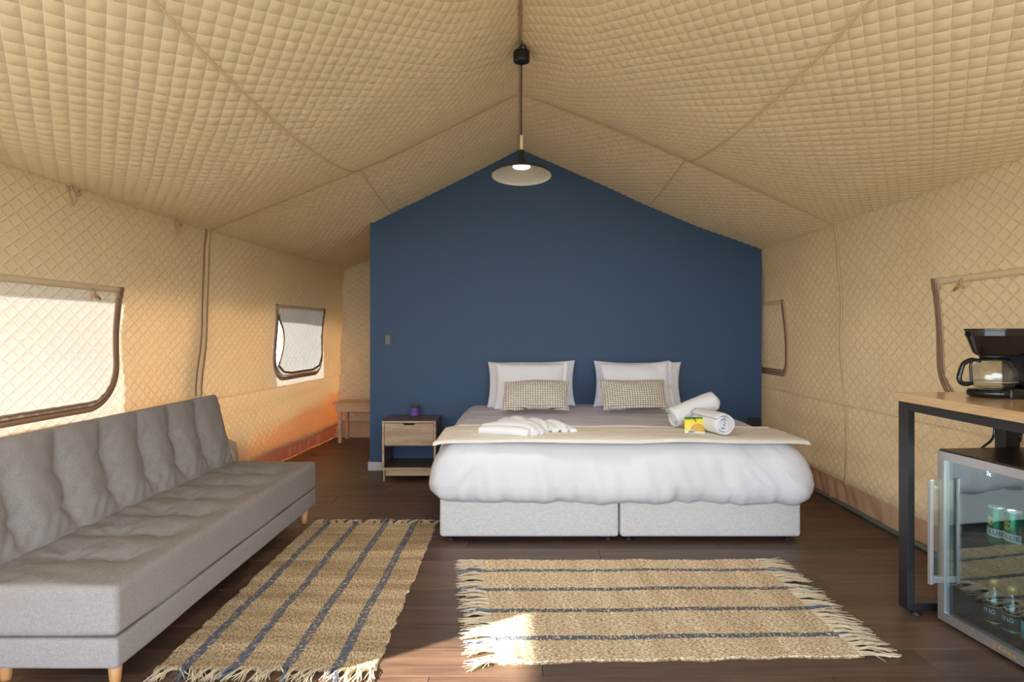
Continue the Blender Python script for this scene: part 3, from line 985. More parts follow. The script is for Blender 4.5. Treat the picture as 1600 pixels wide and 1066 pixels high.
def duvet_disp(p, n):
    x, y, z = p[:, 0], p[:, 1], p[:, 2]
    front = np.clip(-n[:, 1], 0, 1)
    side = np.abs(n[:, 0])
    top = np.clip(n[:, 2], 0, 1)
    h = (z - .19) / .32
    bulge = .026 * np.sin(PI * np.clip(h, 0, 1) ** .8) * (front + side)
    # creases fan down from the top corners and stand vertical along the hem
    v = .011 * crease(x * 1.5 + .2 * z, z * .22, 0) * front * np.clip(1.2 - h, 0, 1)
    v += .009 * crease2(x, z * .9, 4) * (front + .4 * top)
    v += .009 * crease3(x * 1.0 + .12 * np.sin(z * 7), z * .12, 2) * front * np.clip(.55 - h, 0, 1) * 1.6
    edge = np.clip((np.abs(x - .5) - .55) / .4, 0, 1)
    v += .013 * crease3((x + np.sign(x - .5) * z * .7) * .8, z * .25, 8) * front * edge
    o = n * (bulge + v)[:, None]
    o[:, 2] += np.where(h < .12, .005 * crease(x * .7, 0, 3), 0) * (1 - top)
    far = (x - .505) / .94
    o[:, 0] += np.sign(far) * np.abs(far) ** 3 * (.055 * (.42 - h) * (h > .22) + (.011 - .16 * (.22 - h)) * (h <= .22))
    return o
dv = rounded('duvet', -.438, 1.448, 3.385, 4.02, .19, .508, .11, .014, M['duvet'], disp=duvet_disp)
tag(dv, 'white duvet turned back over the foot of the bed', 'duvet')

# lilac grey cover showing between throw and pillows
def sheet():
    xs = np.linspace(-.47, 1.49, 160); ys = np.linspace(3.86, 5.235, 110)
    X, Y = np.meshgrid(xs, ys, indexing='ij')
    k = np.clip(np.minimum(X + .47, 1.49 - X) / .17, 0, 1)
    Z = .34 + .170 * np.sqrt(np.clip(1 - (1 - k) ** 2, 0, 1))
    Z = Z + .004 * crease2(X * .6, Y * 1.6, 5) + .0022 * crease(X * .35, Y * 1.6, 2)
    top = np.stack([X, Y, Z], -1).reshape(-1, 3)
    bot = top - np.array([0, 0, .012])
    q = grid_quads(len(xs), len(ys))
    nv = len(ys); nu = len(xs); n0 = len(top)
    Q = [q[:, ::1], q[:, ::-1] + n0]
    def side(idx):
        idx = np.array(idx); a = idx[:-1]; b = idx[1:]
        return np.stack([a, b, b + n0, a + n0], 1)
    Q += [side(np.arange(nu) * nv), side(np.arange(nu) * nv + nv - 1), side(np.arange(nv)), side(np.arange(nv) + (nu - 1) * nv)]
    return np_mesh('bed_cover', np.vstack([top, bot]), np.vstack(Q))
sh = link('bed_cover', sheet(), M['grey_sheet'])
tag(sh, 'lilac grey bed cover in front of the pillows', 'bed cover')

def draped(name, x0, x1, y0f, y1f, m, parent, lift, th, nx=170, ny=40, amp=.004, seed=5, zf=None):
    xs = np.linspace(0, 1, nx); ys = np.linspace(0, 1, ny)
    U, W = np.meshgrid(xs, ys, indexing='ij')
    X = x0 + (x1 - x0) * U
    Ya = y0f(U); Yb_ = y1f(U)
    Y = Ya + (Yb_ - Ya) * W
    nn = SinNoise(seed, .12); n2 = SinNoise(seed + 1, .35)
    Z = zf(X, Y) + lift + amp * (np.abs(nn(X * .45, Y * 1.8)) + .8 * n2(X, Y))
    edge = np.sqrt(np.clip(1 - (2 * W - 1) ** 8, 0, 1))
    top = np.stack([X, Y, Z + th * .5 * edge], -1).reshape(-1, 3)
    bot = np.stack([X, Y, Z - th * .5 * edge], -1).reshape(-1, 3)
    q = grid_quads(nx, ny); n0 = nx * ny
    def side(idx):
        idx = np.array(idx); a = idx[:-1]; b = idx[1:]
        return np.stack([a, b, b + n0, a + n0], 1)
    Q = [q, q[:, ::-1] + n0, side(np.arange(nx) * ny), side(np.arange(nx) * ny + ny - 1), side(np.arange(ny)), side(np.arange(ny) + (nx - 1) * ny)]
    return link(name, np_mesh(name, np.vstack([top, bot]), np.vstack(Q)), m, parent)

def cover_z(x, y):
    x = np.asarray(x, float); y = np.asarray(y, float)
    e = np.minimum(x + .50, 1.52 - x)
    k = np.clip(e / .15, 0, 1)
    f = np.clip((y - 3.30) / .16, 0, 1)
    return .440 + .072 * np.sqrt(np.clip(1 - (1 - k) ** 2, 0, 1)) * np.sqrt(np.clip(1 - (1 - f) ** 2, 0, 1)) 
th_ = empty('throw_blanket', (.5, 3.6, .52), label='beige throw with cream hem laid across the foot of the bed', cat='blanket')
def put(o): o.location = (-th_.location[0], -th_.location[1], -th_.location[2]); return o
put(draped('blanket_body', -.425, 1.425, lambda u: 3.425 + .012 * np.sin(u * 9) + 0 * u, lambda u: 3.90 + .02 * np.sin(u * 5 + 1) - .05 * u, M['throw'], th_, .012, .010, amp=.0035, zf=cover_z))
put(draped('cream_hem', -.435, 1.435, lambda u: 3.385 + .010 * np.sin(u * 11) + 0 * u, lambda u: 3.455 + .012 * np.sin(u * 7) + 0 * u, M['throw_hem'], th_, .010, .016, ny=12, amp=.003, zf=cover_z))
put(draped('back_hem', -.36, 1.40, lambda u: 3.885 + .02 * np.sin(u * 5 + 1) - .05 * u, lambda u: 3.915 + .02 * np.sin(u * 5 + 1) - .05 * u, M['throw_hem'], th_, .014, .010, ny=8, amp=.0035, zf=cover_z))

# pillows
def pillow_mesh(a, b, T, ears=.10, seed=1, flat_bottom=0.0, flap=0.0, wr=.006, sag=.0, uvs=False):
    n = 56
    u = np.linspace(-1, 1, n); v = np.linspace(-1, 1, n)
    u = np.sign(u) * np.abs(u) ** .8; v = np.sign(v) * np.abs(v) ** .8
    U, W = np.meshgrid(u, v, indexing='ij')
    nn = SinNoise(seed, .10); n2 = SinNoise(seed + 50, .30)
    x = a * U * (1 - ears * (1 - W ** 2) ** 1.0 * np.abs(U) ** 2)
    z = b * W * (1 - ears * 1.1 * (1 - U ** 2) * np.abs(W) ** 2)
    x = x + .006 * n2(z, 1 + 0 * z, seed) * np.abs(U) ** 3
    z = z + (.010 * n2(x, 2 + 0 * x, seed) + sag * np.cos(U * 2.5)) * np.abs(W) ** 3
    t = T * (np.clip((1 - U ** 2) * (1 - W ** 2), 0, 1)) ** .42
    r = np.sqrt(np.clip(1 - np.maximum(np.abs(U), np.abs(W)), 0, 1))
    wrk = wr * nn(x, z, 0) * np.clip((1 - np.abs(U)) * 6, 0, 1) * np.clip((1 - np.abs(W)) * 6, 0, 1)
    F_ = np.stack([x, -t - wrk, z], -1).reshape(-1, 3)
    B_ = np.stack([x, t * .8, z], -1).reshape(-1, 3)
    q = grid_quads(n, n)
    V = np.vstack([F_, B_]); Q = np.vstack([q, q[:, ::-1] + n * n])
    uv = np.vstack([np.stack([x, z], -1).reshape(-1, 2)] * 2)
    if flap > 0:
        # open end of the pillow case: a flat flap beyond the seam on the right
        m_ = 16
        us = np.linspace(0, 1, m_); vs = np.linspace(-1, 1, 40)
        Uf, Vf = np.meshgrid(us, vs, indexing='ij')
        edge_x = a * (1 - ears * (1 - Vf ** 2))
        xf = edge_x * .985 + flap * Uf
        zf = b * Vf * (1 - .02 * Uf)
        yf = -.010 - .006 * nn(xf * 1.0, zf * 2.2, 4) * Uf - T * .12 * (1 - Uf) * (1 - Vf ** 2)
        Vf_ = np.stack([xf, yf, zf], -1).reshape(-1, 3)
        Vb_ = Vf_ + np.array([0, .008, 0])
        o0 = len(V)
        qf = grid_quads(m_, 40)
        V = np.vstack([V, Vf_, Vb_])
        Q = np.vstack([Q, qf + o0, qf[:, ::-1] + o0 + len(Vf_)])
        uv = np.vstack([uv, np.zeros((len(Vf_) * 2, 2))])
    return np_mesh('pillow', V, Q, uv)

def pillow(name, cx, y, zb, a, b, T, lean, m, label, cat, group, yaw=0.0, roll=0.0, **kw):
    me = pillow_mesh(a, b, T, **kw)
    o = link(name, me, m)
    o.rotation_euler = Euler((-lean, roll, yaw), 'XYZ')
    o.location = (cx, y + math.sin(lean) * b, zb + math.cos(lean) * b)
    tag(o, label, cat, group)
    return o
PG = 'white pillows at the head of the bed'
L_ = math.radians
pillow('pillow', .088, 5.085, .505, .330, .174, .070, L_(14), M['pillow'], 'back white pillow on the left, peeking out behind the front one', 'pillow', PG, ears=.06, seed=5, yaw=0.02)
pillow('pillow', .068, 4.88, .500, .255, .181, .075, L_(20), M['pillow'], 'front white pillow on the left, behind the left woven cushion', 'pillow', PG, ears=.06, seed=9, flap=.03)
pillow('pillow', .875, 5.085, .505, .330, .176, .070, L_(14), M['pillow'], 'back white pillow on the right, peeking out behind the front one', 'pillow', PG, ears=.07, seed=12, yaw=-.03)
pillow('pillow', .838, 4.88, .500, .255, .183, .075, L_(20), M['pillow'], 'front white pillow on the right, behind the right woven cushion', 'pillow', PG, ears=.07, seed=15, flap=.02, roll=-.02)
CG = 'woven cushions leaning on the pillows'
pillow('cushion', .103, 4.58, .532, .225, .112, .055, L_(32), M['basket'], 'woven beige cushion on the left, nearer the nightstand', 'cushion', CG, ears=.05, seed=20, wr=.004)
pillow('cushion', .772, 4.58, .532, .222, .112, .055, L_(32), M['basket'], 'woven beige cushion on the right, nearer the rolled towels', 'cushion', CG, ears=.05, seed=24, wr=.004, roll=-.02)

# folded robe: overlapping soft folds fused into one body
def robe():
    e = empty('folded_robe', (0, 3.7, .515), label='white towelling robe folded in soft pleats on the throw', cat='robe')
    Vs, Qs, off = [], [], 0
    def fold(p, r, flat=.75):
        nonlocal off
        path = smooth_path(p, 20)
        k = len(path); rr = [r * (0.66 + .34 * math.sin(PI * min(1, max(0, (i + 1.2) / (k + 1.4)))) ** .6) for i in range(k)]
        V, Q = tube_arrays(path, rr, 14, flat)
        Vs.append(V); Qs.append(Q + off); off += len(V)
    # left bundle, long rolls running to the lower right
    fold([(-.215, -.10, .030), (-.12, -.13, .034), (0, -.185, .034), (.045, -.20, .024)], .034)
    fold([(-.20, -.01, .034), (-.09, -.045, .044), (.03, -.12, .044), (.075, -.185, .028)], .036)
    fold([(-.17, .06, .034), (-.04, .03, .046), (.07, -.06, .046), (.105, -.15, .028)], .030)
    # fan of pleats to the right
    for i in range(7):
        t = i / 6
        x = -.10 + .295 * t
        yb = .185 - .06 * t
        dz = .010 if i % 2 else -.004
        fold([(x - .02, yb, .032), (x + .025, yb - .05, .052 - .014 * t + dz), (x + .075, yb - .16, .046 - .014 * t + dz), (x + .09, yb - .235 + .02 * t, .024)], .029 - .006 * t)
    fold([(-.11, .18, .032), (.0, .20, .036), (.11, .17, .03)], .03)
    fold([(-.05, .05, .02), (.1, .02, .02), (.2, 0, .016)], .035, .5)
    me = np_mesh('robe_cloth', np.vstack(Vs), np.vstack(Qs))
    o = link('robe_cloth', me, M['terry'], e)
    rm = o.modifiers.new('fuse', 'REMESH'); rm.mode = 'VOXEL'; rm.voxel_size = .0042; rm.use_smooth_shade = True
    sm = o.modifiers.new('soften', 'SMOOTH'); sm.factor = .5; sm.iterations = 2
    t = box('hem_label', .195, .235, .135, .155, .040, .046, M['black_matte'], e, bevel=.001)
robe()

# rolled towels
def roll_mesh(L, R, turns=3.4, th=None, seed=1):
    n = int(turns * 40)
    a = np.linspace(0, turns * 2 * PI, n)
    th = R / (turns + .35)
    ro = R - th * (turns * 2 * PI - a) / (2 * PI) * .93
    ri = np.clip(ro - th * .90, .002, None)
    nl = 16
    ls = np.linspace(0, 1, nl)
    nn = SinNoise(seed, .05)
    V = []
    for l in ls:
        y = (l - .5) * L
        end = .004 * (1 - min(1, min(l, 1 - l) * 8))
        for arr, sg in ((ro, -1), (ri, 1)):
            yy = y + (.005 * nn(a * .05, arr * 3, l) if l in (0.0, 1.0) else 0 * a)
            rr = arr + sg * end + .0012 * nn(arr * np.cos(a) * 2, y * 2 + 0 * a, arr * np.sin(a) * 2)
            V.append(np.stack([rr * np.cos(a), yy + 0 * a, rr * np.sin(a)], 1))
    V = np.array(V)     # (2*nl, n, 3)
    V = V.reshape(-1, 3)
    def idx(l, s): return (l * 2 + s) * n
    Q = []
    j = np.arange(n - 1)
    for l in range(nl - 1):
        o0 = idx(l, 0); o1 = idx(l + 1, 0); i0 = idx(l, 1); i1 = idx(l + 1, 1)
        Q.append(np.stack([o0 + j, o0 + j + 1, o1 + j + 1, o1 + j], 1))
        Q.append(np.stack([i0 + j, i1 + j, i1 + j + 1, i0 + j + 1], 1))
        Q.append(np.array([[o0 + n - 1, i0 + n - 1, i1 + n - 1, o1 + n - 1], [o0, o1, i1, i0]]))
    for l, f in ((0, 1), (nl - 1, -1)):
        q = np.stack([idx(l, 0) + j, idx(l, 1) + j, idx(l, 1) + j + 1, idx(l, 0) + j + 1], 1)
        Q.append(q[:, ::f])
    return np_mesh('towel', V, np.vstack(Q))
def towel(a, b, R, label, seed, squash=1.0, spin=0.0):
    a = Vector(a); b = Vector(b)
    d = (b - a)
    o = link('rolled_towel', roll_mesh(d.length, R, seed=seed), M['terry'])
    q = d.to_track_quat('Y', 'Z')
    o.rotation_mode = 'QUATERNION'; o.rotation_quaternion = q
    o.location = (a + b) / 2
    o.scale = (1, 1, squash)
    return tag(o, label, 'towel', 'rolled white towels on the throw')
towel((1.045, 3.49, .588), (.975, 3.74, .590), .0625, 'white rolled towel with its spiral end facing the foot of the bed', 3)
towel((.845, 3.80, .582), (1.095, 3.86, .672), .073, 'white rolled towel leaning behind the snack packet', 6, .85)

# snack packet
pk = empty('snack_packet', (.922, 3.60, .519), (L_(-14), 0, L_(-3)), label='small yellow and green noodle packet propped against the towels', cat='packet')
def pack():
    me = pillow_mesh(.054, .047, .013, ears=.03, seed=44, wr=.002)
    o = link('pouch', me, M['pack_y'], pk); o.location = (0, 0, .05)
    # printed bands follow the bulge of the pouch
    def patch(name, m, f):
        nu, nv = 22, 12
        u = np.linspace(-1, 1, nu); v = np.linspace(0, 1, nv)
        U, W = np.meshgrid(u, v, indexing='ij')
        x, z = f(U, W)
        uu = np.clip(x / .054, -.98, .98); ww = np.clip(z / .047, -.98, .98)
        t = .013 * (np.clip((1 - uu ** 2) * (1 - ww ** 2), 0, 1)) ** .42 + .0035
        V = np.stack([x, -t, z + .05], -1).reshape(-1, 3)
        link(name, np_mesh(name, V, grid_quads(nu, nv)), m, pk)
    patch('green_band', M['pack_g'], lambda U, W: (U * .052, .045 - (.007 + .006 * (1 - U) / 2) * (1 - W)))
    patch('noodle_picture', M['pack_n'], lambda U, W: (.012 + U * .038, -.030 + W * .040 * np.sqrt(np.clip(1.02 - U ** 2, 0, 1))))
    patch('pale_band', M['pack_w'], lambda U, W: (U * .052, -.045 + W * (.010 + .010 * (1 - U) / 2)))
    tube('script_mark', smooth_path([(-.038, -.017, .014), (-.034, -.018, .020), (-.030, -.0185, .012), (-.024, -.0185, .019), (-.019, -.0185, .012), (-.013, -.0185, .018), (-.006, -.0185, .013)], 30), .0013, M['ink'], pk, n=5)
    tube('emblem', [(-.006, -.018, .086), (.002, -.0185, .078), (-.002, -.019, .074), (.006, -.019, .070)], .0022, M['ink'], pk, n=6)
pack()

# ------------------------------------------------------------------ nightstand and pot
ns = empty('nightstand', (-.795, 5.06, 0), label='oak nightstand with one drawer and open shelf beside the bed', cat='nightstand')
def nbox(name, x0, x1, y0, y1, z0, z1, m, par=ns, bev=.0012): return box(name, x0, x1, y0, y1, z0, z1, m, par, bevel=bev)
hw = .192; yf = -.185; yb_ = .185
nbox('top_panel', -hw, hw, yf + .002, yb_, .414, .430, M['walnut'])
nbox('top_edge', -hw, hw, yf - .001, yf + .0015, .4145, .4298, M['oak'], bev=.0)
for s in (-1, 1):
    x0, x1 = (-hw, -hw + .015) if s < 0 else (hw - .015, hw)
    nbox('side_panel', x0, x1, yf + .002, yb_, .080, .4135, M['walnut'])
    nbox('side_edge', x0 + .0002, x1 - .0002, yf - .001, yf + .0015, .0805, .4140, M['oak'], bev=.0)
    nbox('leg', (x0 + .008 if s < 0 else x0 - .002), (x1 + .002 if s < 0 else x1 - .008), yf + .005, yf + .019, 0, .080, M['oak'])
    nbox('leg', (x0 + .008 if s < 0 else x0 - .002), (x1 + .002 if s < 0 else x1 - .008), yb_ - .03, yb_ - .016, 0, .080, M['oak'])
nbox('shelf', -hw + .0155, hw - .0155, yf + .002, yb_, .082, .096, M['walnut'])
nbox('shelf_edge', -hw + .0155, hw - .0155, yf - .001, yf + .0015, .0822, .0958, M['oak'], bev=.0)
nbox('drawer_divider', -hw + .0155, hw - .0155, yf + .012, yb_, .246, .254, M['walnut'])
nbox('apron', -hw + .024, hw - .024, yf + .006, yf + .018, .037, .080, M['oak'])
# drawer front with a cut-out finger grip
dr = bmesh.new()
zt, zb2, xl = .411, .256, hw - .018
prof = [(-xl, zb2), (xl, zb2), (xl, zt), (.045, zt), (.036, zt - .010), (-.036, zt - .010), (-.045, zt), (-xl, zt)]
fa = [dr.verts.new((x, yf, z)) for x, z in prof]; fb = [dr.verts.new((x, yf + .014, z)) for x, z in prof]
dr.faces.new(fa); dr.faces.new(fb[::-1])
for i in range(len(prof)):
    j = (i + 1) % len(prof); dr.faces.new((fa[i], fb[i], fb[j], fa[j]))
bmesh.ops.triangulate(dr, faces=[f for f in dr.faces if len(f.verts) > 4])
bm_obj('drawer', dr, M['oak'], ns)
nbox('drawer_box', -xl + .01, xl - .01, yf + .018, yb_ - .02, zb2 + .002, zt - .018, M['walnut'])

pt = empty('potted_succulent', (-.797, 5.155, .430), label='tiny green succulent in a ribbed purple pot on the nightstand', cat='plant')
prof = [(0, 0), (.030, 0), (.033, .004)]
for k in range(4):
    z0 = .006 + k * .013
    prof += [(.034, z0), (.037, z0 + .004), (.037, z0 + .008), (.034, z0 + .012)]
prof += [(.036, .062), (.033, .062), (.031, .052), (0, .052)]
lathe('pot', prof, M['pot'], pt, n=32)
lathe('soil', [(0, .0535), (.031, .053)], M['soil'], pt, n=20)
def leaf_blade(path, w):
    Vs = []
    P = np.array(path)
    for i, p in enumerate(P):
        t = i / (len(P) - 1)
        ww = w * (1 - t) ** .7 * (0.6 + .6 * math.sin(PI * min(.99, t + .25)))
        Vs.append((p, max(ww, .0004)))
    return tube_arrays([v[0] for v in Vs], [v[1] for v in Vs], 6, .5)
for i in range(15):
    az = i * 2.4; tilt = .25 + .9 * (i / 15)
    Ln = .060 - .010 * (i / 15)
    path = []
    for t in np.linspace(0, 1, 6):
        r = .004 + Ln * t * math.sin(tilt * (0.6 + .5 * t))
        z = .053 + Ln * t * math.cos(tilt * (0.6 + .5 * t))
        path.append((r * math.cos(az), r * math.sin(az), z))
    V, Q = leaf_blade(path, .0065)
    link('leaf', np_mesh('leaf', V, Q), M['leaf'], pt)

# ------------------------------------------------------------------ bench at the back
be = empty('bench', (-1.40, 6.70, 0), label='small pale wooden bench against the far tent wall, left of the blue wall', cat='bench')
for k in range(3):
    box('top_slat', -.395, .40, -.185 + k * .125, -.064 + k * .125, .365, .388, M['pine'], be, bevel=.003)
box('apron', -.365, .36, -.170, -.150, .300, .365, M['pine'], be, bevel=.002)
box('apron', -.365, .36, .150, .170, .300, .365, M['pine'], be, bevel=.002)
box('end_rail', -.372, -.352, -.150, .150, .300, .365, M['pine'], be, bevel=.002)
for sx in (-.350, .33):
    for sy in (-.145, .118):
        box('leg', sx, sx + .032, sy, sy + .030, 0, .364, M['pine'], be, bevel=.003)

# ------------------------------------------------------------------ sofa
sf = empty('sofa', (-1.4, 2.935, 0), label='grey tufted futon sofa with short wooden legs under the left window', cat='sofa')
SL = 1.93
cols = [-.825 + .275 * k for k in range(7)]      # button columns along the sofa
cols = [c + .135 - .135 for c in cols]
cols = [(-SL / 2) + .285 + i * .272 for i in range(6)]
tn = SinNoise(61, .05); tn2 = SinNoise(62, .25)
def tuft(u, v, rows, ext, cols=cols, depth=.026, sp=.272):
    """u along the sofa, v across the cushion; returns inward depth"""
    d = np.zeros_like(u)
    for c in cols:
        for r in rows:
            q = np.hypot((u - c), (v - r))
            d += depth * np.exp(-q / .032) + depth * .28 * np.exp(-(q / .085) ** 2)
            ang = np.arctan2(v - r, u - c)
            d += .0035 * np.cos(ang * 7 + c * 9) * np.exp(-((q - .05) / .03) ** 2)
        # valley that links the buttons of a column
        lo, hi = ext
        m = 1 / (1 + np.exp(-(v - lo) / .015)) / (1 + np.exp((v - hi) / .015))
        d += .014 * np.exp(-np.abs(u - c) / .018) * m
    return d
def seat_disp(p, n):
    top = np.clip(n[:, 2], 0, 1) ** 2
    u, v = p[:, 1], p[:, 0]
    d = tuft(u, v, (-.09, .09), (-.10, .10), depth=.034) * top
    puffy = .010 * np.cos(np.clip((u / (SL / 2)), -1, 1) * PI / 2) ** .3 * top
    d2 = .0025 * tn(u, v * .7, 0) * top * np.exp(-np.clip(v + .1, 0, 1) * 6) + .002 * tn2(u, v, p[:, 2])
    return n * (puffy - d + d2)[:, None]
rounded('seat_cushion', -.262, .238, -SL / 2, SL / 2, .176, .325, .022, .014, M['sofa'], sf, seat_disp)
rounded('base', -.24, .236, -SL / 2 + .004, SL / 2 - .004, .084, .174, .012, .05, M['sofa'], sf, lambda p, n: n * (.0015 * tn2(p[:, 1], p[:, 2], p[:, 0]))[:, None])
# backrest in its own frame: x thickness (front at +), z along its height
BH = .425
def back_disp(p, n):
    fr = np.clip(n[:, 0], 0, 1) ** 2
    u, v = p[:, 1], p[:, 2]
    d = tuft(u, v, (.135, .275), (.135, BH - .03), depth=.034) * fr
    hem = .005 * np.exp(-np.abs(v - .135) / .006) * fr
    # folds running down from the lower buttons
    low = np.clip((.135 - v) / .1, 0, 1)
    folds = .003 * np.sin((u - .9 * v) * 2 * PI / .068) * np.sin(PI * low) * fr
    bul = .012 * np.abs(np.sin(PI * (u - cols[0]) / .272)) ** .6 * fr * np.clip(v / .05, 0, 1)
    d2 = .002 * tn(u, v, 3) * fr
    return n * (bul - d - hem + folds + d2)[:, None]
bk = rounded('backrest', -.115, 0, -SL / 2, SL / 2, 0, BH, .024, .013, M['sofa'], sf, back_disp)
bk.location = (-.225, 0, .300); bk.rotation_euler = (0, L_(-14), 0)
for x, yy in ((.200, .855), (.175, -.87), (-.17, .83), (-.17, -.85)):
    lathe('leg', [(0, 0), (.014, 0), (.016, .01), (.023, .085), (0, .085)], M['leg_wood'], sf, n=20, center=(x, yy, 0))

rc = empty('canvas_roll', (-1.77, 4.02, 0), label='bundled beige canvas standing behind the far end of the sofa', cat='canvas')
cn = SinNoise(71, .08)
V, Q = tube_arrays([(0, 0, .0), (.0, 0, .10), (.01, 0, .22), (.015, 0, .33), (.01, 0, .385), (-.02, 0, .405), (-.05, 0, .40)], [.07, .075, .07, .066, .058, .05, .02], 28)
V = V + (.008 * cn(V[:, 0] * 2, V[:, 1] * 2, V[:, 2] * .4))[:, None] * np.array([1, 1, .2])
link('bundle', np_mesh('bundle', V, Q), M['canvas_roll'], rc)
rc.location = (-1.755, 4.03, 0)

# ------------------------------------------------------------------ rugs
def rug(name, label, corners, L, W, stripes, tone, seed, fr_a, fr_b, curl=None):
    """corners: (u0v0, u1v0, u1v1, u0v1); stripes along u at the given v (metres)"""
    e = empty(name, (0, 0, 0), label=label, cat='rug', group='jute rugs with blue grey stripes')
    c = [np.array(p, float) for p in corners]
    nu, nv = int(L / .0048), int(W / .0048)
    us = np.linspace(0, 1, nu); vs = np.linspace(0, 1, nv)
    U, Vv = np.meshgrid(us, vs, indexing='ij')
    e1 = SinNoise(seed, .10); e2 = SinNoise(seed + 1, .012); e3 = SinNoise(seed + 2, .4)
    Uw = U * L; Vw = Vv * W
    du = (.004 * e1(Vw, 0 * Vw, 1) + .001 * e2(Vw, Vw * 0, 2)) / L
    dv_ = (.005 * e1(Uw, 0 * Uw, 3) + .0022 * e2(Uw, Uw * 0, 4)) / W
    ku = np.abs(2 * U - 1) ** 6; kv = np.abs(2 * Vv - 1) ** 6
    Ub = U + du * ku; Vb = Vv + dv_ * np.sign(Vv - .5) * kv
    P = (c[0][None, None] * ((1 - Ub) * (1 - Vb))[..., None] + c[1][None, None] * (Ub * (1 - Vb))[..., None]
         + c[2][None, None] * (Ub * Vb)[..., None] + c[3][None, None] * ((1 - Ub) * Vb)[..., None])
    zz = .0075 + .0016 * np.sin(Uw * 2 * PI / .0125 + PI * (np.floor(Vw / .0065) % 2)) + .0012 * e3(Uw, Vw) + .0006 * e2(Uw, Vw)
    if curl: zz = zz + curl(Uw, Vw)
    ed = np.minimum.reduce([U * L, (1 - U) * L, Vv * W, (1 - Vv) * W])
    zz = zz * np.clip(ed / .004, .25, 1)
    X = np.concatenate([P, zz[..., None]], -1).reshape(-1, 3)
    uv = np.stack([Uw, Vw], -1).reshape(-1, 2)
    q = grid_quads(nu, nv)
    n0 = len(X)
    # skirt down to the floor
    def side(idx):
        idx = np.array(idx); a = idx[:-1]; b = idx[1:]
        return np.stack([a, b, b + n0, a + n0], 1)
    bot = X.copy(); bot[:, 2] = .0008
    Q = [q, side(np.arange(nu) * nv), side(np.arange(nu) * nv + nv - 1), side(np.arange(nv)), side(np.arange(nv) + (nu - 1) * nv)]
    m = jute(name + ' weave', tone, {'at': stripes, 'half': .0165, 'col': (0.13, 0.15, 0.19)})
    link('woven_body', np_mesh('woven_body', np.vstack([X, bot]), np.vstack(Q), np.vstack([uv, uv])), m, e)
    # fringes
    r = random.Random(seed)
    for end, (fa, spread, extra) in ((0, fr_a), (1, fr_b)):
        nat, blu = [], []
        p0 = (c[0], c[3]) if end == 0 else (c[1], c[2])
        inn = (c[1] + c[2]) / 2 - (c[0] + c[3]) / 2
        out = (-inn if end == 0 else inn) / np.linalg.norm(inn)
        nt = int(W / .0085)
        clump = [r.uniform(-.35, .35) for _ in range(int(W / .035) + 2)]
        for k in range(nt):
            v = (k + .5) / nt * W
            base = p0[0] + (p0[1] - p0[0]) * (v / W)
            isb = any(abs(v - s) < .013 for s in stripes)
            ci = int(v / .035)
            cc = ((ci + .5) * .035 - v)
            side_v = (p0[1] - p0[0]) / np.linalg.norm(p0[1] - p0[0])
            for j in range(3):
                ln = fa * r.uniform(.7, 1.15)
                a = clump[ci] * spread + r.gauss(0, .10) + cc * 22
                if extra: a += extra(v / W)
                d = out * math.cos(a) + side_v * math.sin(a)
                bend = r.gauss(0, .25)
                d2 = out * math.cos(a + bend) + side_v * math.sin(a + bend)
                st = base + side_v * r.uniform(-.003, .003)
                z0 = r.uniform(.004, .009); z1 = r.uniform(.006, .016); z2 = r.uniform(.003, .008)
                pth = [(*(st - out * .010), z0), (*(st + d * ln * .35), z1), (*(st + d * ln * .35 + d2 * ln * .35), (z1 + z2) / 2), (*(st + d * ln * .35 + d2 * ln * .65), z2)]
                rad = r.uniform(.0013, .0022)
                (blu if isb else nat).append((pth, rad))
        for nm, lst, mm in (('fringe', nat, M['jute_fringe']), ('blue_fringe', blu, M['blue_yarn'])):
            Vs, Qs, off = [], [], 0
            for pth, rad in lst:
                V, Q = tube_arrays(pth, [rad, rad, rad, rad * .5], 4, cap=False)
                Vs.append(V); Qs.append(Q + off); off += len(V)
            o = link(nm, np_mesh(nm, np.vstack(Vs), np.vstack(Qs)), mm, e)
            o['kind'] = 'stuff'
    return e
# runner beside the sofa: u runs along Y, v across X
rug('rug', 'jute runner with blue stripes on the floor beside the sofa',
    [(-1.145, 2.145), (-1.150, 3.775), (-.462, 3.775), (-.452, 2.135)], 1.63, .69, [.088, .245, .408, .565],
    [(0.50, 0.38, 0.23), (0.76, 0.62, 0.41)], 101, (.085, 1.0, None), (.085, 1.6, None))
# rug in front of the bed: u runs along X, v along Y
rug('rug', 'jute rug with blue stripes on the floor in front of the bed',
    [(-.075, 2.180), (1.120, 2.225), (1.100, 3.175), (-.190, 3.165)], 1.26, .97, [.165, .395, .605, .825],
    [(0.78, 0.64, 0.44), (0.93, 0.80, 0.58)], 111,
    (.105, 1.0, lambda t: -.75 * max(0, (.22 - t) / .22)), (.12, 1.0, lambda t: -.25),
    curl=lambda u, v: .010 * np.exp(-((u - .05) / .03) ** 2) * np.exp(-(v / .12) ** 2))

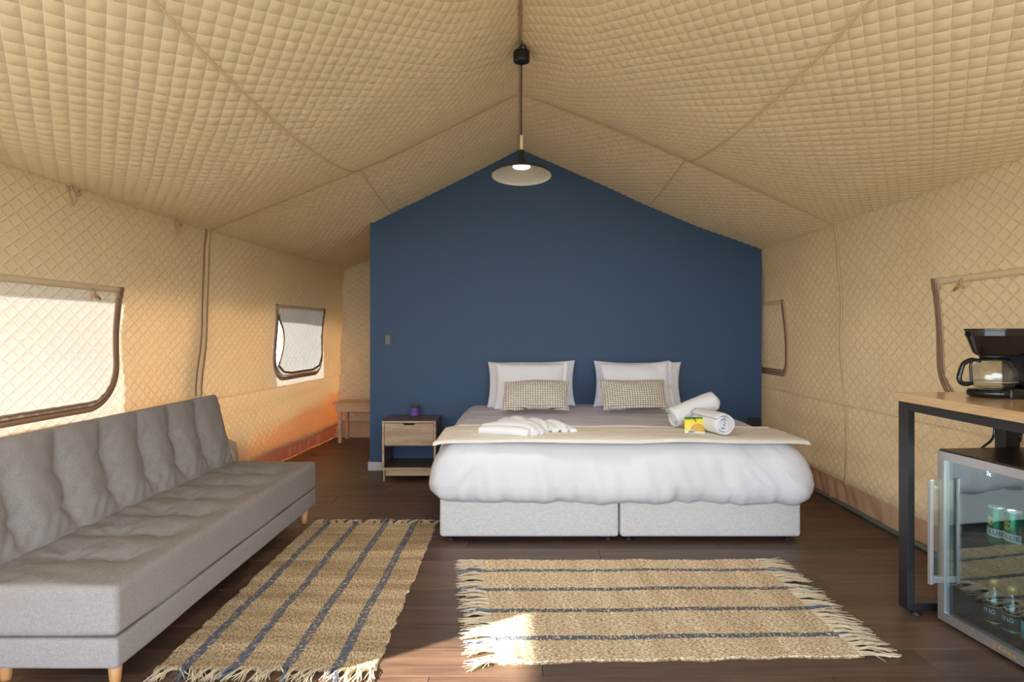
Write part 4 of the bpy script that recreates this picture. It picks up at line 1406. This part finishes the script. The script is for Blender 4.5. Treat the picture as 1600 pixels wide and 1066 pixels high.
# ------------------------------------------------------------------ table
tb = empty('side_table', (1.68, 2.05, 0), label='tall table with bamboo top and black steel frame along the right wall', cat='table')
TX0, TX1, TY0, TY1 = 1.452 - 1.68, 1.905 - 1.68, 1.25 - 2.05, 2.648 - 2.05
box('tabletop', TX0, TX1, TY0, TY1, .798, .830, M['bamboo'], tb, bevel=.0015)
for yc in (TY1 - .045, TY0 + .045):
    box('leg', TX0 + .006, TX0 + .034, yc - .030, yc + .030, .012, .797, M['black_metal'], tb, bevel=.002)
    box('leg', TX1 - .076, TX1 - .022, yc - .030, yc + .030, .012, .797, M['black_metal'], tb, bevel=.002)
    box('foot_rail', TX0 + .0345, TX1 - .0765, yc - .030, yc + .030, .012, .040, M['black_metal'], tb, bevel=.002)
    box('top_rail', TX0 + .0345, TX1 - .0765, yc - .030, yc + .030, .768, .797, M['black_metal'], tb, bevel=.002)
    for x in (TX0 + .035, TX1 - .04):
        lathe('levelling_foot', [(0, 0), (.020, 0), (.022, .004), (.008, .008), (.008, .0125), (0, .0125)], M['black_matte'], tb, n=20, center=(x, yc - .035 if yc > 0 else yc, 0))
box('apron', TX0 + .006, TX0 + .034, TY0 + .076, TY1 - .076, .766, .797, M['black_metal'], tb, bevel=.002)
box('apron', TX1 - .050, TX1 - .022, TY0 + .076, TY1 - .076, .766, .797, M['black_metal'], tb, bevel=.002)
tube('bolt', [(TX0 + .045, TY1 - .079, .775), (TX0 + .045, TY1 - .086, .775)], .006, M['steel'], tb)

# ------------------------------------------------------------------ bar fridge
TH = L_(6.5)
fr = empty('bar_fridge', (1.534, 2.51, 0), (0, 0, TH), label='black bar fridge with steel-framed glass door under the table', cat='fridge')
FW, FD, FZ0, FZ1 = .50, .335, .012, .630
dt = .028      # door thickness
wall = .03
def fbox(name, x0, x1, y0, y1, z0, z1, m, par=fr, bev=.0015): return box(name, x0, x1, y0, y1, z0, z1, m, par, bevel=bev)
cab = bmesh.new()
for b in ((dt + .002, FD, -FW, 0, FZ1 - .022, FZ1 - .002), (dt + .002, FD, -FW, 0, FZ0, FZ0 + .022), (dt + .002, FD, -.022, 0, FZ0 + .022, FZ1 - .022),
          (dt + .002, FD, -FW, -FW + .022, FZ0 + .022, FZ1 - .022), (FD - .02, FD, -FW + .022, -.022, FZ0 + .022, FZ1 - .022)):
    add_box(cab, *b)
bm_obj('cabinet', cab, M['dark_liner'], fr)
fbox('top_cover', 0.006, FD, -FW, 0, FZ1 - .001, FZ1 + .004, M['fridge_top'])
for x, y in ((.06, -.04), (.30, -.04), (.06, -.46), (.30, -.46)):
    lathe('foot', [(0, 0), (.016, 0), (.016, .012), (0, .012)], M['black_matte'], fr, n=16, center=(x, y, 0))
door = empty('door'); door.parent = fr
fw = .032
frm = bmesh.new()
add_box(frm, 0, dt, -FW, 0, FZ1 - fw, FZ1 - .002); add_box(frm, 0, dt, -FW, 0, FZ0, FZ0 + fw)
add_box(frm, 0, dt, -fw, 0, FZ0 + fw, FZ1 - fw); add_box(frm, 0, dt, -FW, -FW + fw, FZ0 + fw, FZ1 - fw)
bm_obj('door_frame', frm, M['steel'], door)
fbox('glass_pane', .006, .010, -FW + fw, -fw, FZ0 + fw, FZ1 - fw, M['glass_door'], door, 0)
fbox('gasket', .012, .026, -fw - .012, -fw - .0005, FZ0 + fw, FZ1 - fw, M['steel'], door, 0)
fbox('handle_bar', -.052, -.038, -.030, -.014, .145, .527, M['steel'], door, .003)
fbox('handle_plate', -.038, -.002, -.024, -.020, .175, .525, M['handle_glass'], door, 0)
fbox('handle_standoff', -.038, -.0005, -.028, -.016, .150, .172, M['steel'], door, .001)
for k in range(5): box('worn_print', -.0008, -.0001, -.345 + k * .020, -.333 + k * .020, FZ0 + .011, FZ0 + .020 + .003 * (k % 2), M['gold'], door)
fbox('display', .034, .040, -.235, -.155, FZ1 - .062, FZ1 - .036, M['dark_liner'])
text('display_digits', '7c', .020, (.0335, -.197, FZ1 - .050), (PI / 2, 0, -PI / 2), M['digit'], fr)
# shelves
fbox('glass_shelf', dt + .03, FD - .025, -FW + .024, -.024, .325, .330, M['glass'], fr, 0)
fbox('shelf_edge', dt + .024, dt + .030, -FW + .024, -.024, .322, .333, M['black_plastic'], fr)
fbox('shelf_support', dt + .05, FD - .05, -.028, -.0225, .314, .3245, M['steel'], fr)

fbox('added_fill_lens', .10, .26, -.30, -.20, FZ1 - .030, FZ1 - .0225, M['lamp_in'])  # made-up lens to go with the added fill light
fl_d = bpy.data.lights.new('added_fridge_fill', 'AREA'); fl_d.shape = 'RECTANGLE'; fl_d.size = .15; fl_d.size_y = .09; fl_d.energy = 0.7; fl_d.color = (.85, .95, 1)  # added fill light so the drinks show through the door
fl_o = bpy.data.objects.new('added_fridge_fill', fl_d); fl_o.location = (.15, -.25, FZ1 - .032); fl_o.parent = fr; COL.objects.link(fl_o)
RG = 'drinks in the bar fridge'
def can(x, y, z, label, rot):
    e = empty('drink_can', (x, y, z), (0, 0, rot), label=label, cat='can', group=RG)
    lathe('can_body', [(0, .0), (.021, 0), (.024, .004), (.0275, .012), (.0275, .118), (.024, .128)], M['can'], e, n=32)
    lathe('can_lid', [(.0, .128), (.021, .127), (.0225, .131), (.0245, .131), (.0245, .127)], M['can_top'], e, n=32)
    a = np.linspace(-1.25, 1.25, 24)
    zs = np.array([.032, .060])
    A, Z = np.meshgrid(a, zs, indexing='ij')
    tilt = .004 * A
    V = np.stack([-.0280 * np.cos(A), .0280 * np.sin(A), Z + tilt], -1).reshape(-1, 3)
    link('paper_band', np_mesh('paper_band', V, grid_quads(24, 2)), M['label_w'], e)
    for i, ch in enumerate('CLUB'):
        an = .78 - i * .52
        text('letter', ch, .022, (-.0283 * math.cos(an), .0283 * math.sin(an), .046 + .004 * an), (PI / 2, 0, -PI / 2 - an), M['ink'], e)
    A, R_ = np.meshgrid(np.linspace(0, 2 * PI, 24), np.array([0.0001, .016]), indexing='ij')
    an = .35 + R_ * np.cos(A) / .028 * .8; zz = .084 + R_ * np.sin(A)
    V = np.stack([-.0279 * np.cos(an), .0279 * np.sin(an), zz], -1).reshape(-1, 3)
    link('fruit_print', np_mesh('fruit_print', V, grid_quads(24, 2)), M['lemon'], e)
    return e
can(1.640, 2.352, .3305, 'green can on the upper fridge shelf, farther from the camera', .55)
can(1.654, 2.290, .3305, 'green can on the upper fridge shelf, nearer the camera', .55)
def bottle(x, y, z, label, cap, lab, txt):
    e = empty('bottle', (x, y, z), (0, 0, .55), label=label, cat='bottle', group=RG)
    lathe('bottle_glass', [(0, 0), (.024, 0), (.029, .006), (.030, .03), (.030, .095), (.027, .115), (.016, .140), (.0125, .150), (.0125, .165)], M['bottle_body'], e, n=32)
    lathe('cap', [(.0128, .150), (.0155, .151), (.0155, .172), (.014, .175), (0, .175)], cap, e, n=24)
    lathe('wrap_label', [(.0303, .036), (.0306, .036), (.0306, .086), (.0303, .086)], lab, e, n=32)
    for zz in (.034, .088):
        lathe('gold_line', [(.0303, zz - .0015), (.0309, zz - .0015), (.0309, zz + .0015), (.0303, zz + .0015)], M['gold'], e, n=32)
    for i, ch in enumerate(txt):
        an = .75 - i * .34
        text('letter', ch, .020, (-.0311 * math.cos(an), .0311 * math.sin(an), .070), (PI / 2, 0, -PI / 2 - an), M['label_w'], e)
    tube('bird_mark', [(-.0285, .012, .108), (-.0300, .004, .104), (-.0285, -.008, .113)], .0016, M['label_w'], e, n=5)
bottle(1.636, 2.356, .0345, 'clear gold-capped bottle on the fridge floor, farthest of the three', M['gold'], M['bottle_label'], 'ITIG')
bottle(1.648, 2.286, .0345, 'clear gold-capped bottle on the fridge floor, middle of the three', M['gold'], M['bottle_label'], 'ITIG')
bottle(1.662, 2.216, .0345, 'teal-labelled bottle on the fridge floor, nearest the camera', M['gold'], M['teal'], '')

# ------------------------------------------------------------------ coffee maker
cm = empty('coffee_maker', (1.69, 2.44, .830), label='black drip coffee maker standing on the bamboo table', cat='coffee maker')
def cbox(name, *a, m=M['black_plastic'], bev=.006, par=cm): return box(name, *a, m, par, bevel=bev, seg=3)
lathe('hot_plate', [(0, .001), (.070, .001), (.080, .006), (.082, .018), (.078, .028), (.060, .031), (0, .031)], M['black_plastic'], cm, n=48)
cbox('base', .0, .190, -.088, .088, .001, .034, bev=.010)
cbox('tower', .088, .188, -.088, .088, .034, .236, bev=.012)
# head: tapering brew basket housing
def head():
    bm = bmesh.new()
    levels = [(.150, .052, .058), (.160, .062, .066), (.215, .082, .084), (.219, .086, .087), (.236, .086, .087)]
    rings = []
    for z, rx, ry in levels:
        ring = []
        for k in range(33):
            a = PI / 2 + PI * k / 32
            ring.append(bm.verts.new((rx * math.cos(a), ry * math.sin(a), z)))
        ring.append(bm.verts.new((.090, -ry, z))); ring.append(bm.verts.new((.090, ry, z)))
        rings.append(ring)
    for a, b in zip(rings, rings[1:]):
        for i in range(len(a)):
            j = (i + 1) % len(a)
            bm.faces.new((a[i], a[j], b[j], b[i]))
    bm.faces.new(rings[0][::-1]); bm.faces.new(rings[-1])
    return bm_obj('brew_head', bm, M['black_plastic'], cm, smooth=True)
hd = head()
es = hd.modifiers.new('edges', 'EDGE_SPLIT'); es.split_angle = L_(35)
def lid():
    bm = bmesh.new()
    rings = []
    for z, g in ((.2365, .000), (.238, .004), (.243, .004), (.2445, .001)):
        ring = [bm.verts.new(((.086 + g) * math.cos(PI / 2 + PI * k / 32), (.087 + g) * math.sin(PI / 2 + PI * k / 32), z)) for k in range(33)]
        ring += [bm.verts.new((.186, -.087 - g, z)), bm.verts.new((.186, .087 + g, z))]
        rings.append(ring)
    for a, b in zip(rings, rings[1:]):
        for i in range(len(a)):
            j = (i + 1) % len(a); bm.faces.new((a[i], a[j], b[j], b[i]))
    bm.faces.new(rings[0][::-1]); bm.faces.new(rings[-1])
    return bm_obj('lid', bm, M['black_plastic'], cm)
lid()
lathe('brew_neck', [(0, .138), (.040, .138), (.046, .1505), (0, .1505)], M['black_matte'], cm, n=32)
ca = empty('carafe'); ca.parent = cm
lathe('carafe_glass', [(0, .0325), (.050, .0325), (.066, .040), (.073, .060), (.073, .085), (.066, .108), (.050, .126), (.046, .132)], M['glass'], ca, n=56)
lathe('carafe_glass_inner', [(0, .0350), (.049, .0350), (.064, .042), (.0705, .060), (.0705, .085), (.064, .107), (.048, .125)], M['glass'], ca, n=56)
lathe('carafe_band', [(.0735, .0555), (.0742, .0555), (.0742, .058), (.0735, .058)], M['steel'], ca, n=56)
lathe('carafe_lid', [(0, .131), (.049, .130), (.051, .134), (.046, .1375), (0, .1375)], M['black_plastic'], ca, n=40)
hp = smooth_path([(-.046, 0, .130), (-.075, 0, .133), (-.105, 0, .120), (-.117, 0, .092), (-.122, 0, .066), (-.112, 0, .050), (-.088, 0, .047), (-.074, 0, .050)], 30)
tube('carafe_handle', hp, [.006] * 4 + [.0085] * (len(hp) - 8) + [.006] * 4, M['black_plastic'], ca, n=10, up=(0, 1, 0))
tube('handle_grip', smooth_path([(-.076, 0, .130), (-.082, 0, .110), (-.080, 0, .08), (-.077, 0, .050)], 12), .0045, M['black_plastic'], ca, n=8, up=(0, 1, 0))
cbox('control_panel', .115, .178, -.0905, -.0865, .10, .215, m=M['switch_key'], bev=.001)
for k in range(4):
    cbox('button', .125, .165, -.0925, -.090, .120 + k * .022, .132 + k * .022, m=M['steel'], bev=.001)
# shapes standing behind the glass: reflections come from the room itself

pc = tube('power_cord', smooth_path([(1.800, 2.47, .81), (1.775, 2.53, .78), (1.760, 2.55, .74), (1.770, 2.55, .70), (1.760, 2.55, .66), (1.71, 2.56, .60), (1.70, 2.60, .45), (1.74, 2.62, .2), (1.80, 2.62, .02)], 60), .0045, M['black_plastic'], n=8)
tag(pc, 'thin black power cord hanging below the bamboo table', 'cord')
pc2 = tube('coiled_cord', smooth_path([(1.835, 2.535, .760), (1.842, 2.53, .74), (1.852, 2.532, .72), (1.848, 2.53, .70), (1.858, 2.532, .68), (1.852, 2.53, .655)], 50), .004, M['black_plastic'], n=8)
tag(pc2, 'short black cord looped against the rear table leg', 'cord')

# ------------------------------------------------------------------ pendant lamp
LY = 3.40
zr = float(ceil_z(0.0, LY))
pl = empty('pendant_lamp', (0.006, LY, 0), label='black funnel pendant lamp hanging from the tent ridge', cat='lamp')
lathe('canopy', [(0, 2.408), (.030, 2.404), (.039, 2.408), (.041, 2.416), (.041, 2.456), (.037, 2.462), (0, 2.462)], M['black_matte'], pl, n=40)
tube('hanger', [(0, 0, 2.455), (0, 0, zr + .02)], .0028, M['black_matte'], pl, n=8)
tube('carabiner', smooth_path([(-.012, 0, 2.476), (.004, -.004, 2.490), (.018, 0, 2.484), (.020, .004, 2.474), (.004, .004, 2.472)], 20), .0045, M['black_matte'], pl, n=8)
tube('cable', [(0, 0, 2.41), (0, 0, 2.040)], .0024, M['black_matte'], pl, n=8)
sh_ = empty('shade_assembly', (0, 0, 2.043), (L_(-7), 0, 0)); sh_.parent = pl
lathe('wooden_neck', [(0, -.078), (.0085, -.078), (.0085, -.002), (.007, 0), (0, 0)], M['lamp_wood'], sh_, n=24)
outp = [(.0, -.076), (.010, -.077), (.012, -.090), (.017, -.115), (.027, -.138), (.045, -.157), (.085, -.176), (.130, -.190), (.146, -.195), (.150, -.200), (.150, -.207), (.147, -.209)]
lathe('shade', outp, M['black_matte'], sh_, n=72)
inp = [(.147, -.209), (.141, -.2050), (.128, -.196), (.085, -.180), (.050, -.166), (.045, -.164)]
lathe('shade_lining', inp, M['lamp_in'], sh_, n=72)
lathe('diffuser', [(0, -.166), (.030, -.166), (.044, -.163)], M['led'], sh_, n=40)
ld = bpy.data.lights.new('pendant_light', 'AREA'); ld.shape = 'DISK'; ld.size = .08; ld.energy = 5.0; ld.color = (1, .93, .84); ld.spread = math.radians(150)
lo = bpy.data.objects.new('pendant_light', ld); lo.location = (0, 0, -.170); lo.parent = sh_
COL.objects.link(lo)
